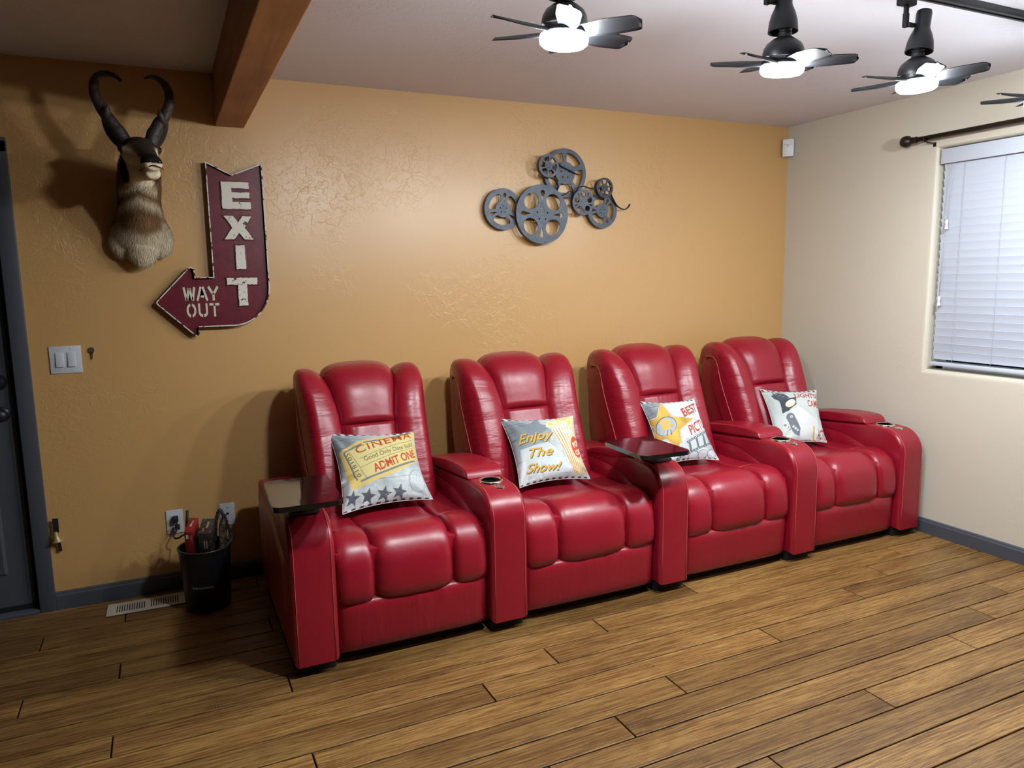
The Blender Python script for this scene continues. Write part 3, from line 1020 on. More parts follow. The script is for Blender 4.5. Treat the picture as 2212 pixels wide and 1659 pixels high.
wallpiece('rim', [OUT, offset_poly(OUT, -0.003)], 0.040, 0.040, mat('dark_rim_enamel', (0.030, 0.004, 0.008), 0.4), sg)
wallpiece('rim_edge', [offset_poly(OUT, 0.0008), offset_poly(OUT, -0.0042)], 0.003, 0.0425, M['sign_edge'], sg, label='chipped cream painted edge')
def jag(P, amp=0.0016, step=0.012):
    out = []
    n = len(P)
    for i in range(n):
        a, b = P[i], P[(i + 1) % n]
        l = math.hypot(b[0] - a[0], b[1] - a[1]); k = max(1, int(l / step))
        for j in range(k):
            t_ = j / k
            out.append((a[0] + (b[0] - a[0]) * t_ + random.uniform(-amp, amp), a[1] + (b[1] - a[1]) * t_ + random.uniform(-amp, amp)))
    return out
def rel(P): return [(x - SX, z - SZ) for x, z in P]
def glyph(kind, x0, x1, z0, z1):
    W_, H_ = x1 - x0, z1 - z0
    if kind == 'E':
        U = [(0, 0), (1, 0), (1, .26), (.36, .26), (.36, .41), (.98, .41), (.98, .62), (.36, .62), (.36, .77), (.98, .77), (.98, 1), (0, 1)]
    elif kind == 'X':
        U = [(0, 0), (.34, 0), (.52, .30), (.70, 0), (1, 0), (.72, .50), (.98, 1), (.66, 1), (.50, .72), (.34, 1), (.02, 1), (.29, .50)]
    elif kind == 'I':
        U = [(0, 0), (1, 0), (1, 1), (0, 1)]
    else:
        U = [(.36, 0), (.66, 0), (.66, .76), (1, .76), (1, 1), (0, 1), (0, .76), (.36, .76)]
    return [(x0 + u * W_, z0 + v_ * H_) for u, v_ in U]
for kind, bx in (('E', (1.156, 1.283, 1.826, 1.950)), ('X', (1.156, 1.286, 1.684, 1.793)), ('I', (1.201, 1.244, 1.544, 1.656)), ('T', (1.152, 1.290, 1.370, 1.503))):
    P_ = rel(glyph(kind, *bx))
    lt = wallpiece('letter', [offset_poly(jag(P_, 0.0008), 0.0035)], 0.006, 0.026, M['sign_red'], sg, bevel=0.002)
    wallpiece('letter_face', [jag(P_)], 0.002, 0.0318, M['sign_cream'], lt)
# stencil lettering
def strokes(polys):
    out = []
    for (a, b, wd) in polys:
        a, b = Vector(a), Vector(b); d = (b - a).normalized(); n_ = Vector((-d.y, d.x)) * wd / 2
        out.append([tuple(a + n_), tuple(a - n_), tuple(b - n_), tuple(b + n_)])
    return out
def arc_piece(cx, cz, rx, rz_, a0, a1, wd):
    o_, i_ = [], []
    for k in range(13):
        a = math.radians(a0 + (a1 - a0) * k / 12)
        o_.append((cx + rx * math.cos(a), cz + rz_ * math.sin(a))); i_.append((cx + (rx - wd) * math.cos(a), cz + (rz_ - wd) * math.sin(a)))
    return o_ + i_[::-1]
TW = 0.0105
ST = {
 'W': strokes([((0.08, .98), (0.26, .05), .19), ((0.30, .06), (0.50, .92), .19), ((0.54, .92), (0.72, .08), .19), ((0.76, .02), (0.95, .98), .19)]),
 'A': strokes([((0.03, 0), (0.42, 1.0), .20), ((0.98, 0), (0.60, 1.0), .20), ((0.36, .30), (0.68, .30), .15)]),
 'Y': strokes([((0.05, 1), (0.42, .52), .21), ((0.95, 1), (0.58, .52), .21), ((0.5, .44), (0.5, 0), .21)]),
 'O': [arc_piece(.48, .5, .46, .52, 100, 260, .20), arc_piece(.52, .5, .46, .52, -80, 80, .20)],
 'U': strokes([((0.11, 1), (0.11, .34), .21), ((0.89, 1), (0.89, .34), .21)]) + [arc_piece(.5, .36, .5, .38, 182, 262, .21), arc_piece(.5, .36, .5, .38, 278, 358, .21)],
 'T': strokes([((0.0, .91), (0.42, .91), .18), ((0.58, .91), (1.0, .91), .18), ((0.5, .78), (0.5, 0), .21)]),
}
for word, z0, h, xs in (('WAY', 1.398, 0.066, ((0.957, 1.010), (1.016, 1.062), (1.066, 1.112))), ('OUT', 1.322, 0.064, ((0.966, 1.010), (1.018, 1.060), (1.068, 1.112)))):
    for ch, (a, b) in zip(word, xs):
        sp = [rel([(a + u * (b - a), z0 + v_ * h) for u, v_ in poly]) for poly in ST[ch]]
        wallpiece('stencil_letter', sp, 0.0008, 0.0236, M['sign_cream2'], sg)

# ------------------------------------------------------------------ film reel wall art
M['reel'] = mat('blue_grey_reel_metal', (0.060, 0.072, 0.092), 0.42, metal=0.35, spec=0.5)
v = coords(M['reel'], 'Object'); nn = noise(M['reel'], v, 22, 4, 0.6)
rr = ramp(M['reel'], nn.outputs['Fac'], [(0.3, (0.045, 0.055, 0.072)), (0.7, (0.085, 0.10, 0.125))])
L(M['reel'], rr.outputs['Color'], bsdf(M['reel']).inputs['Base Color'])
M['reel_dark'] = mat('dark_reel_metal', (0.022, 0.025, 0.033), 0.4, metal=0.35)
RX, RZ = 2.99, 1.97
ra = empty('film_reel_wall_art', (RX, -0.001, RZ), label='dark metal wall sculpture of overlapping film reels above the recliners', cat='wall art')
def circ(cx, cz, r, n=40, ph=0): return [(cx + r * math.cos(2 * PI * k / n + ph), cz + r * math.sin(2 * PI * k / n + ph)) for k in range(n)]
def sector(cx, cz, r0, r1, a0, a1, rnd=0.0):
    P_ = []
    m = 14
    ins = math.degrees(rnd / r1)
    ins0 = math.degrees(rnd / max(r0, 0.02)) * 0.6
    for k in range(m + 1):
        a = math.radians(a0 + ins + (a1 - a0 - 2 * ins) * k / m); P_.append((cx + r1 * math.cos(a), cz + r1 * math.sin(a)))
    P_.append((cx + (r1 - rnd) * math.cos(math.radians(a1)), cz + (r1 - rnd) * math.sin(math.radians(a1))))
    P_.append((cx + (r0 + rnd) * math.cos(math.radians(a1)), cz + (r0 + rnd) * math.sin(math.radians(a1))))
    for k in range(m + 1):
        a = math.radians(a1 - ins0 + (a0 - a1 + 2 * ins0) * k / m); P_.append((cx + r0 * math.cos(a), cz + r0 * math.sin(a)))
    P_.append((cx + (r0 + rnd) * math.cos(math.radians(a0)), cz + (r0 + rnd) * math.sin(math.radians(a0))))
    P_.append((cx + (r1 - rnd) * math.cos(math.radians(a0)), cz + (r1 - rnd) * math.sin(math.radians(a0))))
    return P_
def tear(cx, cz, r0, r1, ang, hw):
    a = math.radians(ang); d = Vector((math.cos(a), math.sin(a))); n_ = Vector((-d.y, d.x)); c0 = Vector((cx, cz))
    P_ = [c0 + d * r0]
    for k in range(9):
        b = -PI / 2 + PI * k / 8
        P_.append(c0 + d * (r1 - hw + hw * math.cos(b)) + n_ * hw * math.sin(b))
    return [tuple(p) for p in P_]
def ell(cx, cz, a, b, rot, n=28):
    c_, s_ = math.cos(rot), math.sin(rot)
    return [(cx + a * math.cos(t_) * c_ - b * math.sin(t_) * s_, cz + a * math.cos(t_) * s_ + b * math.sin(t_) * c_) for t_ in [2 * PI * k / n for k in range(n)]]
def reel(x, z, y, r, kind, ph=0.0, m='reel', depth=0.026):
    cx, cz = x - RX, z - RZ
    sp = [circ(cx, cz, r, 72)]
    if kind == 'three':
        for k in range(3):
            a = ph + 120 * k
            sp.append(sector(cx, cz, 0.40 * r, 0.77 * r, a + 19, a + 101, 0.08 * r))
            sp.append(tear(cx, cz, 0.34 * r, 0.78 * r, a, 0.085 * r))
    elif kind == 'four':
        for k in range(4):
            a = math.radians(ph + 90 * k)
            sp.append(ell(cx + 0.60 * r * math.cos(a), cz + 0.60 * r * math.sin(a), 0.262 * r, 0.300 * r, a))
            sp.append(tear(cx, cz, 0.42 * r, 0.82 * r, ph + 45 + 90 * k, 0.085 * r))
    elif kind == 'five':
        for k in range(5):
            a = ph + 72 * k
            sp.append(sector(cx, cz, 0.46 * r, 0.84 * r, a + 8, a + 64, 0.03 * r))
    elif kind == 'holes':
        for k in range(5):
            a = math.radians(ph + 72 * k)
            sp.append(ell(cx + 0.60 * r * math.cos(a), cz + 0.60 * r * math.sin(a), 0.22 * r, 0.24 * r, a, 20))
            sp.append(tear(cx, cz, 0.40 * r, 0.84 * r, ph + 36 + 72 * k, 0.06 * r))
    else:
        nsp = kind
        for k in range(nsp):
            a = ph + 360 / nsp * k
            sp.append(sector(cx, cz, 0.38 * r, 0.80 * r, a + 6, a + 360 / nsp - 6, 0.05 * r))
    for k in range(5):
        a = 2 * PI * k / 5 + 0.3
        rr_ = 0.20 * r if kind != 'three' else 0.17 * r
        sp.append(circ(cx + rr_ * math.cos(a), cz + rr_ * math.sin(a), 0.034 * r, 10))
    o = wallpiece('reel', sp, 0.004, y + 0.002, M[m], ra, bevel=0.0006)
    wallpiece('reel_rim', [circ(cx, cz, r, 72), circ(cx, cz, r - 0.004, 72)], depth, y - 0.0015, M['reel_dark'], o)
    lathe('hub', [(0.030 * r / 0.1, 0.0), (0.030 * r / 0.1, depth)], M['reel_dark'], o, n=20, axis='y', loc=(cx, -(y - depth - 0.003), cz))
    return o
reel(2.606, 1.857, 0.034, 0.112, 'three', 82)
reel(2.999, 2.067, 0.032, 0.136, 'five', 20)
reel(3.246, 1.863, 0.034, 0.100, 'three', 58)
reel(2.836, 1.832, 0.058, 0.163, 'four', 43)
reel(3.100, 1.904, 0.064, 0.072, 'holes', 20, 'reel')
reel(2.873, 2.096, 0.072, 0.063, 6, 20, 'reel')
reel(3.238, 1.989, 0.074, 0.056, 7, 15, 'reel_dark')
def ribbon(pts, wd=0.014, y0=0.05, th=0.0022):
    n = 60
    C_ = [catmull(pts, k / (n - 1)) for k in range(n)]
    V, F = [], []
    for k, p in enumerate(C_):
        q = C_[min(k + 1, n - 1)]; o_ = C_[max(k - 1, 0)]
        dx, dz = q[0] - o_[0], q[1] - o_[1]; l = math.hypot(dx, dz) or 1
        nx, nz = -dz / l * th, dx / l * th
        yy = p[2] if len(p) > 2 else y0
        for sx_, sy_ in ((1, 0), (-1, 0), (-1, 1), (1, 1)):
            V.append((p[0] - RX + sx_ * nx, -(yy - wd * sy_), p[1] - RZ + sx_ * -(-nz)))
    for k in range(n - 1):
        for e in range(4):
            F.append((k * 4 + e, k * 4 + (e + 1) % 4, k * 4 + 4 + (e + 1) % 4, k * 4 + 4 + e))
    F.append((0, 1, 2, 3)); F.append(tuple((n - 1) * 4 + e for e in (3, 2, 1, 0)))
    return obj('film_strip', recalc(pyd('film_strip', V, F)), M['reel_dark'], ra, smooth=True)
ribbon([(2.905, 2.150, .07), (2.935, 2.125, .06), (2.97, 2.100, .05), (3.02, 2.082, .05), (3.06, 2.065, .05), (3.085, 2.058, .05)])
ribbon([(2.845, 2.042, .07), (2.875, 2.034, .07), (2.92, 2.024, .06), (2.945, 1.99, .055), (2.93, 1.955, .055), (2.945, 1.935, .055), (2.985, 1.945, .055), (3.02, 1.965, .055), (3.045, 1.955, .055), (3.046, 1.925, .055)])
ribbon([(3.055, 1.955, .06), (3.075, 1.985, .06), (3.105, 1.995, .06), (3.15, 1.985, .062), (3.19, 1.982, .07)])
ribbon([(3.285, 1.962, .065), (3.31, 1.93, .055), (3.345, 1.89, .05), (3.39, 1.872, .05), (3.42, 1.885, .05), (3.432, 1.905, .05)])

# ------------------------------------------------------------------ small things on the walls
M['plate'] = mat('white_cover_plate', (0.62, 0.65, 0.70), 0.35)
def cover(name, x, z, w_, h_, label, cat, group=None):
    t = empty(name, (x, 0, z), label=label, cat=cat, group=group)
    box('cover_plate', (0, -0.003, 0), (w_, 0.006, h_), M['plate'], t, bev=0.0022)
    return t
sw = cover('light_switch', 0.4565, 1.152, 0.124, 0.122, 'white double rocker light switch plate by the door', 'light switch')
for s in (-1, 1):
    fr_ = box('switch_frame', (s * 0.023, -0.0062, 0), (0.034, 0.002, 0.068), M['plate'], sw, bev=0.0006)
    box('rocker', (s * 0.023, -0.0085, -0.001), (0.030, 0.006, 0.062), M['plate'], sw, bev=0.001, rot=Matrix.Rotation(math.radians(-4), 4, 'X'))
    for q in (-1, 1):
        lathe('screw', [(0.0, 0.002), (0.0025, 0.0015), (0.003, 0.0)], M['plate'], sw, n=10, axis='y', loc=(s * 0.023, -0.006, q * 0.047))
o1 = cover('power_outlet', 0.842, 0.339, 0.075, 0.117, 'white power outlet plate with a black plug in it', 'outlet')
for q in (1, -1):
    box('receptacle', (0, -0.0065, q * 0.020), (0.034, 0.003, 0.030), M['plate'], o1, bev=0.001)
    for e in (-1, 1): box('slot', (e * 0.0065, -0.0082, q * 0.020 + 0.003), (0.002, 0.0006, 0.008), M['blackgap'], o1)
o2 = cover('phone_jack', 1.081, 0.340, 0.070, 0.112, 'white phone jack plate right of the plugged-in outlet', 'wall jack')
box('jack_hole', (0, -0.0065, 0.003), (0.013, 0.001, 0.010), M['blackgap'], o2)
for q in (-1, 1): lathe('screw', [(0.0, 0.002), (0.0025, 0.0015), (0.003, 0.0)], M['blackgap'], o2, n=10, axis='y', loc=(0, -0.006, q * 0.035))
pc = empty('appliance_cable', (0.845, -0.012, 0.345), label='black power cord plugged into the outlet, hanging into the bin', cat='cord')
box('plug', (0.0, -0.013, 0.012), (0.026, 0.024, 0.030), M['matte_black'], pc, bev=0.004)
cp = [(0.004, -0.022, 0.0), (0.006, -0.035, -0.020), (-0.002, -0.045, -0.040), (-0.014, -0.05, -0.055), (-0.008, -0.06, -0.068), (0.012, -0.075, -0.062), (0.026, -0.10, -0.045), (0.040, -0.14, -0.040), (0.055, -0.19, -0.060)]
tube('cable', [catmull(cp, k / 30) for k in range(31)], 0.0042, M['matte_black'], pc, n=7)
box('plug', (0.006, -0.030, -0.022), (0.022, 0.022, 0.026), M['matte_black'], pc, bev=0.004)

# key hanging on the wall
M['keymetal'] = mat('dull_nickel', (0.24, 0.20, 0.15), 0.4, metal=0.8)
ky = empty('house_key', (0.5595, 0, 1.18), label='small metal key hanging on the wall beside the light switch', cat='key')
wallpiece('bow', [ell(0, 0.009, 0.0125, 0.0135, 0, 24), circ(0, 0.016, 0.0028, 10)], 0.002, 0.006, M['keymetal'], ky)
wallpiece('key_blade', [[(-0.0055, 0.0), (0.0055, 0.0), (0.0055, -0.010), (0.0038, -0.013), (0.0045, -0.017), (0.003, -0.021), (0.0035, -0.026), (0.0, -0.034), (-0.0025, -0.031), (-0.0035, -0.01)]], 0.002, 0.006, M['keymetal'], ky)
tube('nail', [(0, 0.0, 0.0165), (0, -0.010, 0.0175)], 0.0016, M['keymetal'], ky, n=6)

# bell on a black strap by the door casing
bl = empty('door_bell', (0.352, 0, 0.34), label='small brass bell on a black strap beside the door casing', cat='bell')
wallpiece('strap', [[(-0.011, 0.030), (0.011, 0.030), (0.012, 0.095), (-0.011, 0.096)]], 0.004, 0.022, M['matte_black'], bl)
wallpiece('strap_tail', [[(0.000, -0.062), (0.015, -0.062), (0.011, -0.018), (-0.002, -0.016)]], 0.003, 0.014, M['matte_black'], bl)
lathe('bell_cup', [(0.0, 0.036), (0.008, 0.034), (0.011, 0.020), (0.015, 0.004), (0.024, -0.010), (0.0225, -0.0105), (0.013, 0.004), (0.0, 0.03)], M['brass'], bl, n=24, loc=(0, -0.027, 0), rot=(0, math.radians(-6), 0))
tube('hook', [(-0.03, -0.004, 0.066), (-0.012, -0.018, 0.068), (0.0, -0.020, 0.068)], 0.0016, M['plate'], bl, n=6)

# floor register
M['vent'] = mat('almond_register_enamel', (0.50, 0.46, 0.38), 0.5)
vt = empty('floor_register', (0.70, -0.137, 0.0), label='almond metal floor register by the baseboard', cat='floor vent')
fv = [(-0.168, -0.068), (0.168, -0.068), (0.168, 0.068), (-0.168, 0.068)]
slots = []
for g in (-1, 1):
    for k in range(12):
        xx = g * 0.071 + (k - 5.5) * 0.0102
        slots.append([(xx - 0.0030, -0.042), (xx + 0.0030, -0.042), (xx + 0.0030, 0.042), (xx - 0.0030, 0.042)])
me = curve_me('grille', [fv] + slots, 0.002, 0.0008); me.transform(Matrix.Translation((0, 0, 0.0030)))
obj('grille', me, M['vent'], vt)
box('duct', (0, 0, 0.0007), (0.30, 0.10, 0.001), M['blackgap'], vt)

# motion sensor in the corner
ms = empty('motion_sensor', (4.676, -0.043, 2.297), rz=-PI / 4, label='white motion sensor in the upper corner where the walls meet', cat='sensor')
M['sensor'] = mat('sensor_white', (0.80, 0.80, 0.82), 0.35)
bm = box_bm((0, 0, 0), (0.070, 0.036, 0.110), bev=0.004)
auto_smooth(obj('sensor_body', bm, M['sensor'], ms))
def flens(u, v):
    q = 2 * u - 1
    return (q * 0.028, -0.018 - 0.007 * math.cos(q * 1.35) , -0.046 + 0.060 * v)
obj('sensor_lens', grid_me('sensor_lens', flens, 14, 8), M['sensor'], ms, smooth=True)
box('brow', (0, -0.021, 0.021), (0.056, 0.008, 0.004), M['sensor'], ms, bev=0.0015)
lathe('indicator', [(0.0, 0.001), (0.0035, 0.0)], M['blackgap'], ms, n=12, axis='y', loc=(-0.003, -0.0262, 0.011))

# ------------------------------------------------------------------ waste bin and what stands in it
BXC, BYC = 0.958, -0.275
bn = empty('waste_bin', (BXC, BYC, 0), label='round black bin beside the leftmost recliner', cat='bin')
lathe('bin_body', [(0.0, 0.004), (0.094, 0.004), (0.098, 0.010), (0.112, 0.286), (0.1085, 0.286), (0.094, 0.012), (0.0, 0.011)], M['satin_black'], bn, n=48)
ring = [(0.1125 * math.cos(2 * PI * k / 48), 0.1125 * math.sin(2 * PI * k / 48), 0.289) for k in range(48)]
tube('rim', ring, 0.005, mat('worn_grey_rim', (0.06, 0.06, 0.06), 0.35, metal=0.5), bn, n=8, closed=True)
M['scribble'] = mat('silver_wavy_line', (0.34, 0.33, 0.30), 0.4, metal=0.5)
for k in (0, 1):
    pts = []
    for i in range(41):
        a = math.radians(-128 + 50 * i / 40)
        zz = 0.125 + 0.0045 * math.sin(i * 0.95 + k * 2.2)
        rr_ = 0.098 + 0.014 * zz / 0.286 + 0.0012
        pts.append((rr_ * math.cos(a), rr_ * math.sin(a), zz))
    tube('wavy_line', pts, 0.0009, M['scribble'], bn, n=5)
M['box_red'] = mat('red_card', (0.24, 0.012, 0.014), 0.4)
M['box_dark'] = distressed('dark_printed_card', (0.030, 0.024, 0.022), (0.12, 0.085, 0.06), 60, 0.40)
M['box_brown'] = distressed('brown_printed_card', (0.13, 0.10, 0.075), (0.045, 0.032, 0.025), 45, 0.46)
M['print_cream'] = mat('cream_print', (0.62, 0.50, 0.36), 0.5)
M['print_orange'] = mat('orange_print', (0.60, 0.16, 0.03), 0.5)
M['print_white'] = mat('white_print', (0.70, 0.72, 0.78), 0.5)
def standing_box(name, c, s, rot, mt, label, cat, extra=None):
    t = empty(name, c, label=label, cat=cat)
    t.rotation_euler = rot
    box('carton', (0, 0, s[2] / 2), s, mt, t, bev=0.0012)
    if extra: extra(t, s)
    return t
def red_extra_plain(t, s):
    # illegible cream script on the spine and a small sticker
    pts = [(0.006 * math.sin(k * 1.9), 0.030 - 0.0035 * k, s[2] + 0.0008) for k in range(14)]
    tube('script_lettering', pts, 0.0018, M['print_cream'], t, n=4)
    box('price_label', (-0.008, -s[1] / 2 - 0.0006, s[2] - 0.026), (0.010, 0.0006, 0.020), M['print_white'], t)
    for k in range(5):
        box('small_print', (0.008, -s[1] / 2 - 0.0005, s[2] - 0.022 - 0.0065 * k), (0.009, 0.0004, 0.0014), M['print_cream'], t)
def dark_extra_plain(t, s):
    pts = [(0.004 + 0.006 * math.sin(k * 2.1), 0.034 - 0.0042 * k, s[2] + 0.0008) for k in range(13)]
    tube('script_lettering', pts, 0.0016, M['print_cream'], t, n=4)
    pts = [(-0.010 + 0.005 * math.sin(k * 2.4), -0.016 - 0.0032 * k, s[2] + 0.0008) for k in range(8)]
    tube('script_lettering', pts, 0.0018, M['print_orange'], t, n=4)
    for q in (0, 1):
        for k in range(7):
            box('small_print', (-0.002 + 0.010 * q, -s[1] / 2 - 0.0005, s[2] - 0.042 - 0.0062 * k), (0.0055, 0.0004, 0.0036), M['print_cream'], t)
def mk(name, c, s, rot, mt, label, extra):
    return standing_box(name, c, s, rot, mt, label, 'box', extra)
mk('upright_carton', (0.912, -0.268, 0.250), (0.038, 0.110, 0.165), (math.radians(17), math.radians(3), math.radians(-14)), M['box_red'], 'red upright carton in the black bin', red_extra_plain)
mk('upright_carton', (0.974, -0.286, 0.240), (0.054, 0.115, 0.165), (math.radians(17), math.radians(3), math.radians(-14)), M['box_dark'], 'dark upright carton with cream print in the black bin', dark_extra_plain)
# brown paper packet, slightly crumpled
def fpk(u, v):
    a = 2 * PI * u
    p_ = 0.16
    x = 0.016 * math.copysign(abs(math.cos(a)) ** 0.5, math.cos(a)) * (1 - 0.75 * smst(0.75, 1, v))
    y = 0.048 * math.copysign(abs(math.sin(a)) ** 0.6, math.sin(a)) * (1 + 0.04 * math.sin(9 * v))
    return (x + 0.003 * math.sin(7 * v + 3 * a), y, 0.17 * v + 0.004 * math.sin(4 * a) * v)
pk = obj('snack_packet', recalc(grid_me('snack_packet', fpk, 32, 16, wrapu=True)), M['box_brown'], smooth=True)
pk.location = (1.030, -0.285, 0.245); pk.rotation_euler = (math.radians(-3), math.radians(6), math.radians(-10))
tag(pk, 'crumpled brown packet behind the dark carton in the bin', 'packet')
wd = empty('black_wand', (0.868, -0.300, 0.20), label='thin black stick standing at the left inside the bin', cat='stick')
tube('shaft', [(0.0, 0.0, 0.0), (0.020, 0.004, 0.18)], 0.0045, M['satin_black'], wd, n=10)
tube('grip', [(0.020, 0.004, 0.18), (0.030, 0.006, 0.268)], [0.0062, 0.0066], M['matte_black'], wd, n=10)
# braided strap hanging over the bin's edge
sp_ = [(1.005, -0.300, 0.31), (1.012, -0.290, 0.39), (1.030, -0.280, 0.445), (1.042, -0.282, 0.435), (1.055, -0.290, 0.39), (1.075, -0.300, 0.335), (1.072, -0.325, 0.312), (1.045, -0.345, 0.290), (1.035, -0.345, 0.24)]
bs = empty('braided_strap', (1.03, -0.30, 0.24), label='dark braided strap looped over the bin rim', cat='strap')
for k in range(3):
    pts = []
    for i in range(61):
        p_ = Vector(catmull(sp_, i / 60)) - Vector((1.03, -0.30, 0.24))
        a = i * 0.85 + k * 2 * PI / 3
        pts.append(p_ + Vector((0.0042 * math.cos(a), 0.003 * math.sin(a), 0.0035 * math.sin(a))))
    tube('strand', pts, 0.0045, M['matte_black'], bs, n=6)

# ------------------------------------------------------------------ printed throw pillows
RES = 420
class Canvas:
    """small raster in pillow uv space; artwork coordinates are turned into uv by an inverse bilinear map"""
    def __init__(self, corners, bg):
        self.c = np.zeros((RES, RES, 3)); self.c[:] = bg
        self.q = [np.array(p, float) for p in corners]     # tl, tr, br, bl in artwork coordinates
        yy, xx = np.mgrid[0:RES, 0:RES]
        self.U = (xx + 0.5) / RES; self.V = (yy + 0.5) / RES     # V up
    def uv(self, P):
        tl, tr, br, bl = self.q
        out = []
        for p in P:
            u = v = 0.5
            for _ in range(12):
                f = bl * (1 - u) * (1 - v) + br * u * (1 - v) + tl * (1 - u) * v + tr * u * v - np.array(p, float)
                du = (br - bl) * (1 - v) + (tr - tl) * v
                dv = (tl - bl) * (1 - u) + (tr - br) * u
                J = np.array([du, dv]).T
                d = np.linalg.solve(J, -f)
                u += d[0]; v += d[1]
            out.append((u, v))
        return np.array(out)
    def mask_poly_uv(self, P):
        P = np.asarray(P)
        lo = np.clip(((P.min(0)) * RES).astype(int) - 1, 0, RES); hi = np.clip(((P.max(0)) * RES).astype(int) + 2, 0, RES)
        m = np.zeros((RES, RES), bool)
        if hi[0] <= lo[0] or hi[1] <= lo[1]: return m
        X = self.U[lo[1]:hi[1], lo[0]:hi[0]]; Y = self.V[lo[1]:hi[1], lo[0]:hi[0]]
        ins = np.zeros(X.shape, bool)
        n = len(P)
        for i in range(n):
            x0, y0 = P[i]; x1, y1 = P[(i + 1) % n]
            if y0 == y1: continue
            c_ = ((y0 > Y) != (y1 > Y)) & (X < (x1 - x0) * (Y - y0) / (y1 - y0) + x0)
            ins ^= c_
        m[lo[1]:hi[1], lo[0]:hi[0]] = ins
        return m
    def fill(self, m, col, a=1.0, wear=0.0):
        if wear > 0: m = m & (self.noise(0.014, 3) > wear - 0.5)
        self.c[m] = self.c[m] * (1 - a) + np.array(col) * a
    def poly(self, P, col, a=1.0, wear=0.0): self.fill(self.mask_poly_uv(self.uv(P)), col, a, wear)
    def line(self, a, b, wd, col, al=1.0):
        a, b = np.array(a, float), np.array(b, float); d = (b - a) / (np.linalg.norm(b - a) + 1e-9); n_ = np.array([-d[1], d[0]]) * wd / 2
        self.poly([a + n_, a - n_, b - n_, b + n_], col, al)
    def ellipse(self, c, rx, ry, col, rot=0.0, a=1.0, wear=0.0, n=40):
        self.poly([(c[0] + rx * math.cos(t_) * math.cos(rot) - ry * math.sin(t_) * math.sin(rot), c[1] + rx * math.cos(t_) * math.sin(rot) + ry * math.sin(t_) * math.cos(rot)) for t_ in [2 * PI * k / n for k in range(n)]], col, a, wear)
    def star(self, c, r, col, rot=0.0, k_=0.42, a=1.0, wear=0.0):
        self.poly([(c[0] + (r if k % 2 == 0 else r * k_) * math.sin(rot + PI * k / 5), c[1] - (r if k % 2 == 0 else r * k_) * math.cos(rot + PI * k / 5)) for k in range(10)], col, a, wear)
    def noise(self, s, seed):
        r = np.random.default_rng(seed)
        n = max(2, int(1 / s) + 2)
        g = r.random((n, n)) - 0.5
        fx = self.U * (n - 1.001); fy = self.V * (n - 1.001)
        ix, iy = fx.astype(int), fy.astype(int); ax, ay = fx - ix, fy - iy
        return g[iy, ix] * (1 - ax) * (1 - ay) + g[iy, ix + 1] * ax * (1 - ay) + g[iy + 1, ix] * (1 - ax) * ay + g[iy + 1, ix + 1] * ax * ay
    def text(self, txt, p0, p1, hgt, col, upv=None, off=0.0, shear=0.0, wear=0.0, shadow=None, sp=1.0):
        """baseline from p0 to p1 (artwork units), hgt = up vector length; upv = up direction"""
        me = text_me(txt, 1.0, off, shear, spacing=sp)
        co = np.array([v_.co[:2] for v_ in me.vertices])
        me.calc_loop_triangles()
        tris = np.array([t_.vertices[:] for t_ in me.loop_triangles])
        bpy.data.meshes.remove(me)
        lo, hi = co.min(0), co.max(0)
        cap = 0.729
        p0, p1 = np.array(p0, float), np.array(p1, float)
        ex = (p1 - p0) / (hi[0] - lo[0])
        d = (p1 - p0) / np.linalg.norm(p1 - p0)
        if upv is None: upv = (d[1], -d[0])
        ey = np.array(upv, float) / np.linalg.norm(upv) * hgt / cap
        W_ = p0 + (co[:, :1] - lo[0]) * ex + co[:, 1:2] * ey
        def paint(Wp, c_):
            uv = self.uv(Wp)
            m = np.zeros((RES, RES), bool)
            for t_ in tris: m |= self.mask_poly_uv(uv[t_])
            self.fill(m, c_, 1.0, wear)
        if shadow is not None: paint(W_ + np.array(shadow[0]), shadow[1])
        paint(W_, col)
    def grunge(self, amt=0.10, seed=1):
        n_ = self.noise(0.05, seed) * 0.6 + self.noise(0.012, seed + 1) * 0.5 + self.noise(0.2, seed + 2) * 0.5
        self.c *= (1 + amt * 2 * n_)[..., None]
        sp_m = (self.noise(0.006, seed + 3) > 0.40)
        self.c[sp_m] *= 0.55
    def stripes(self, band, col_a, col_b, n=13, slant=0.35):
        """clapper-board stripes along the top or bottom edge; band=(v0,v1)"""
        m = (self.V >= band[0]) & (self.V <= band[1])
        ph = ((self.U + slant * (self.V - band[0])) * n) % 1.0
        self.c[m & (ph < 0.5)] = col_a; self.c[m & (ph >= 0.5)] = col_b

INK = (0.035, 0.042, 0.050); PALE = (0.60, 0.64, 0.64); WHITE = (0.74, 0.75, 0.72); REDP = (0.42, 0.050, 0.022)
YEL = (0.70, 0.52, 0.16); GREYB = (0.17, 0.20, 0.24)

def base_canvas(corners, seed):
    c = Canvas(corners, PALE)
    dk = c.noise(0.3, seed)
    c.c *= (0.86 + 0.35 * dk)[..., None]
    # darker towards the upper left
    d_ = np.clip(1.15 - np.hypot(c.U - 0.0, (c.V - 0.75)) / 0.42, 0, 0.75)
    c.c = c.c * (1 - d_[..., None]) + np.array((0.13, 0.155, 0.175)) * d_[..., None]
    for v0 in (0.86, 0.74, 0.62, 0.3):
        m = np.abs(c.V - v0 - 0.01 * np.sin(9 * c.U)) < 0.003
        c.c[m] = c.c[m] * 0.35
    c.grunge(0.22, seed)
    c.stripes((0.950, 1.0), (0.06, 0.068, 0.078), (0.66, 0.67, 0.66), 11)
    c.stripes((0.0, 0.016), (0.06, 0.068, 0.078), (0.66, 0.67, 0.66), 11, -0.35)
    return c

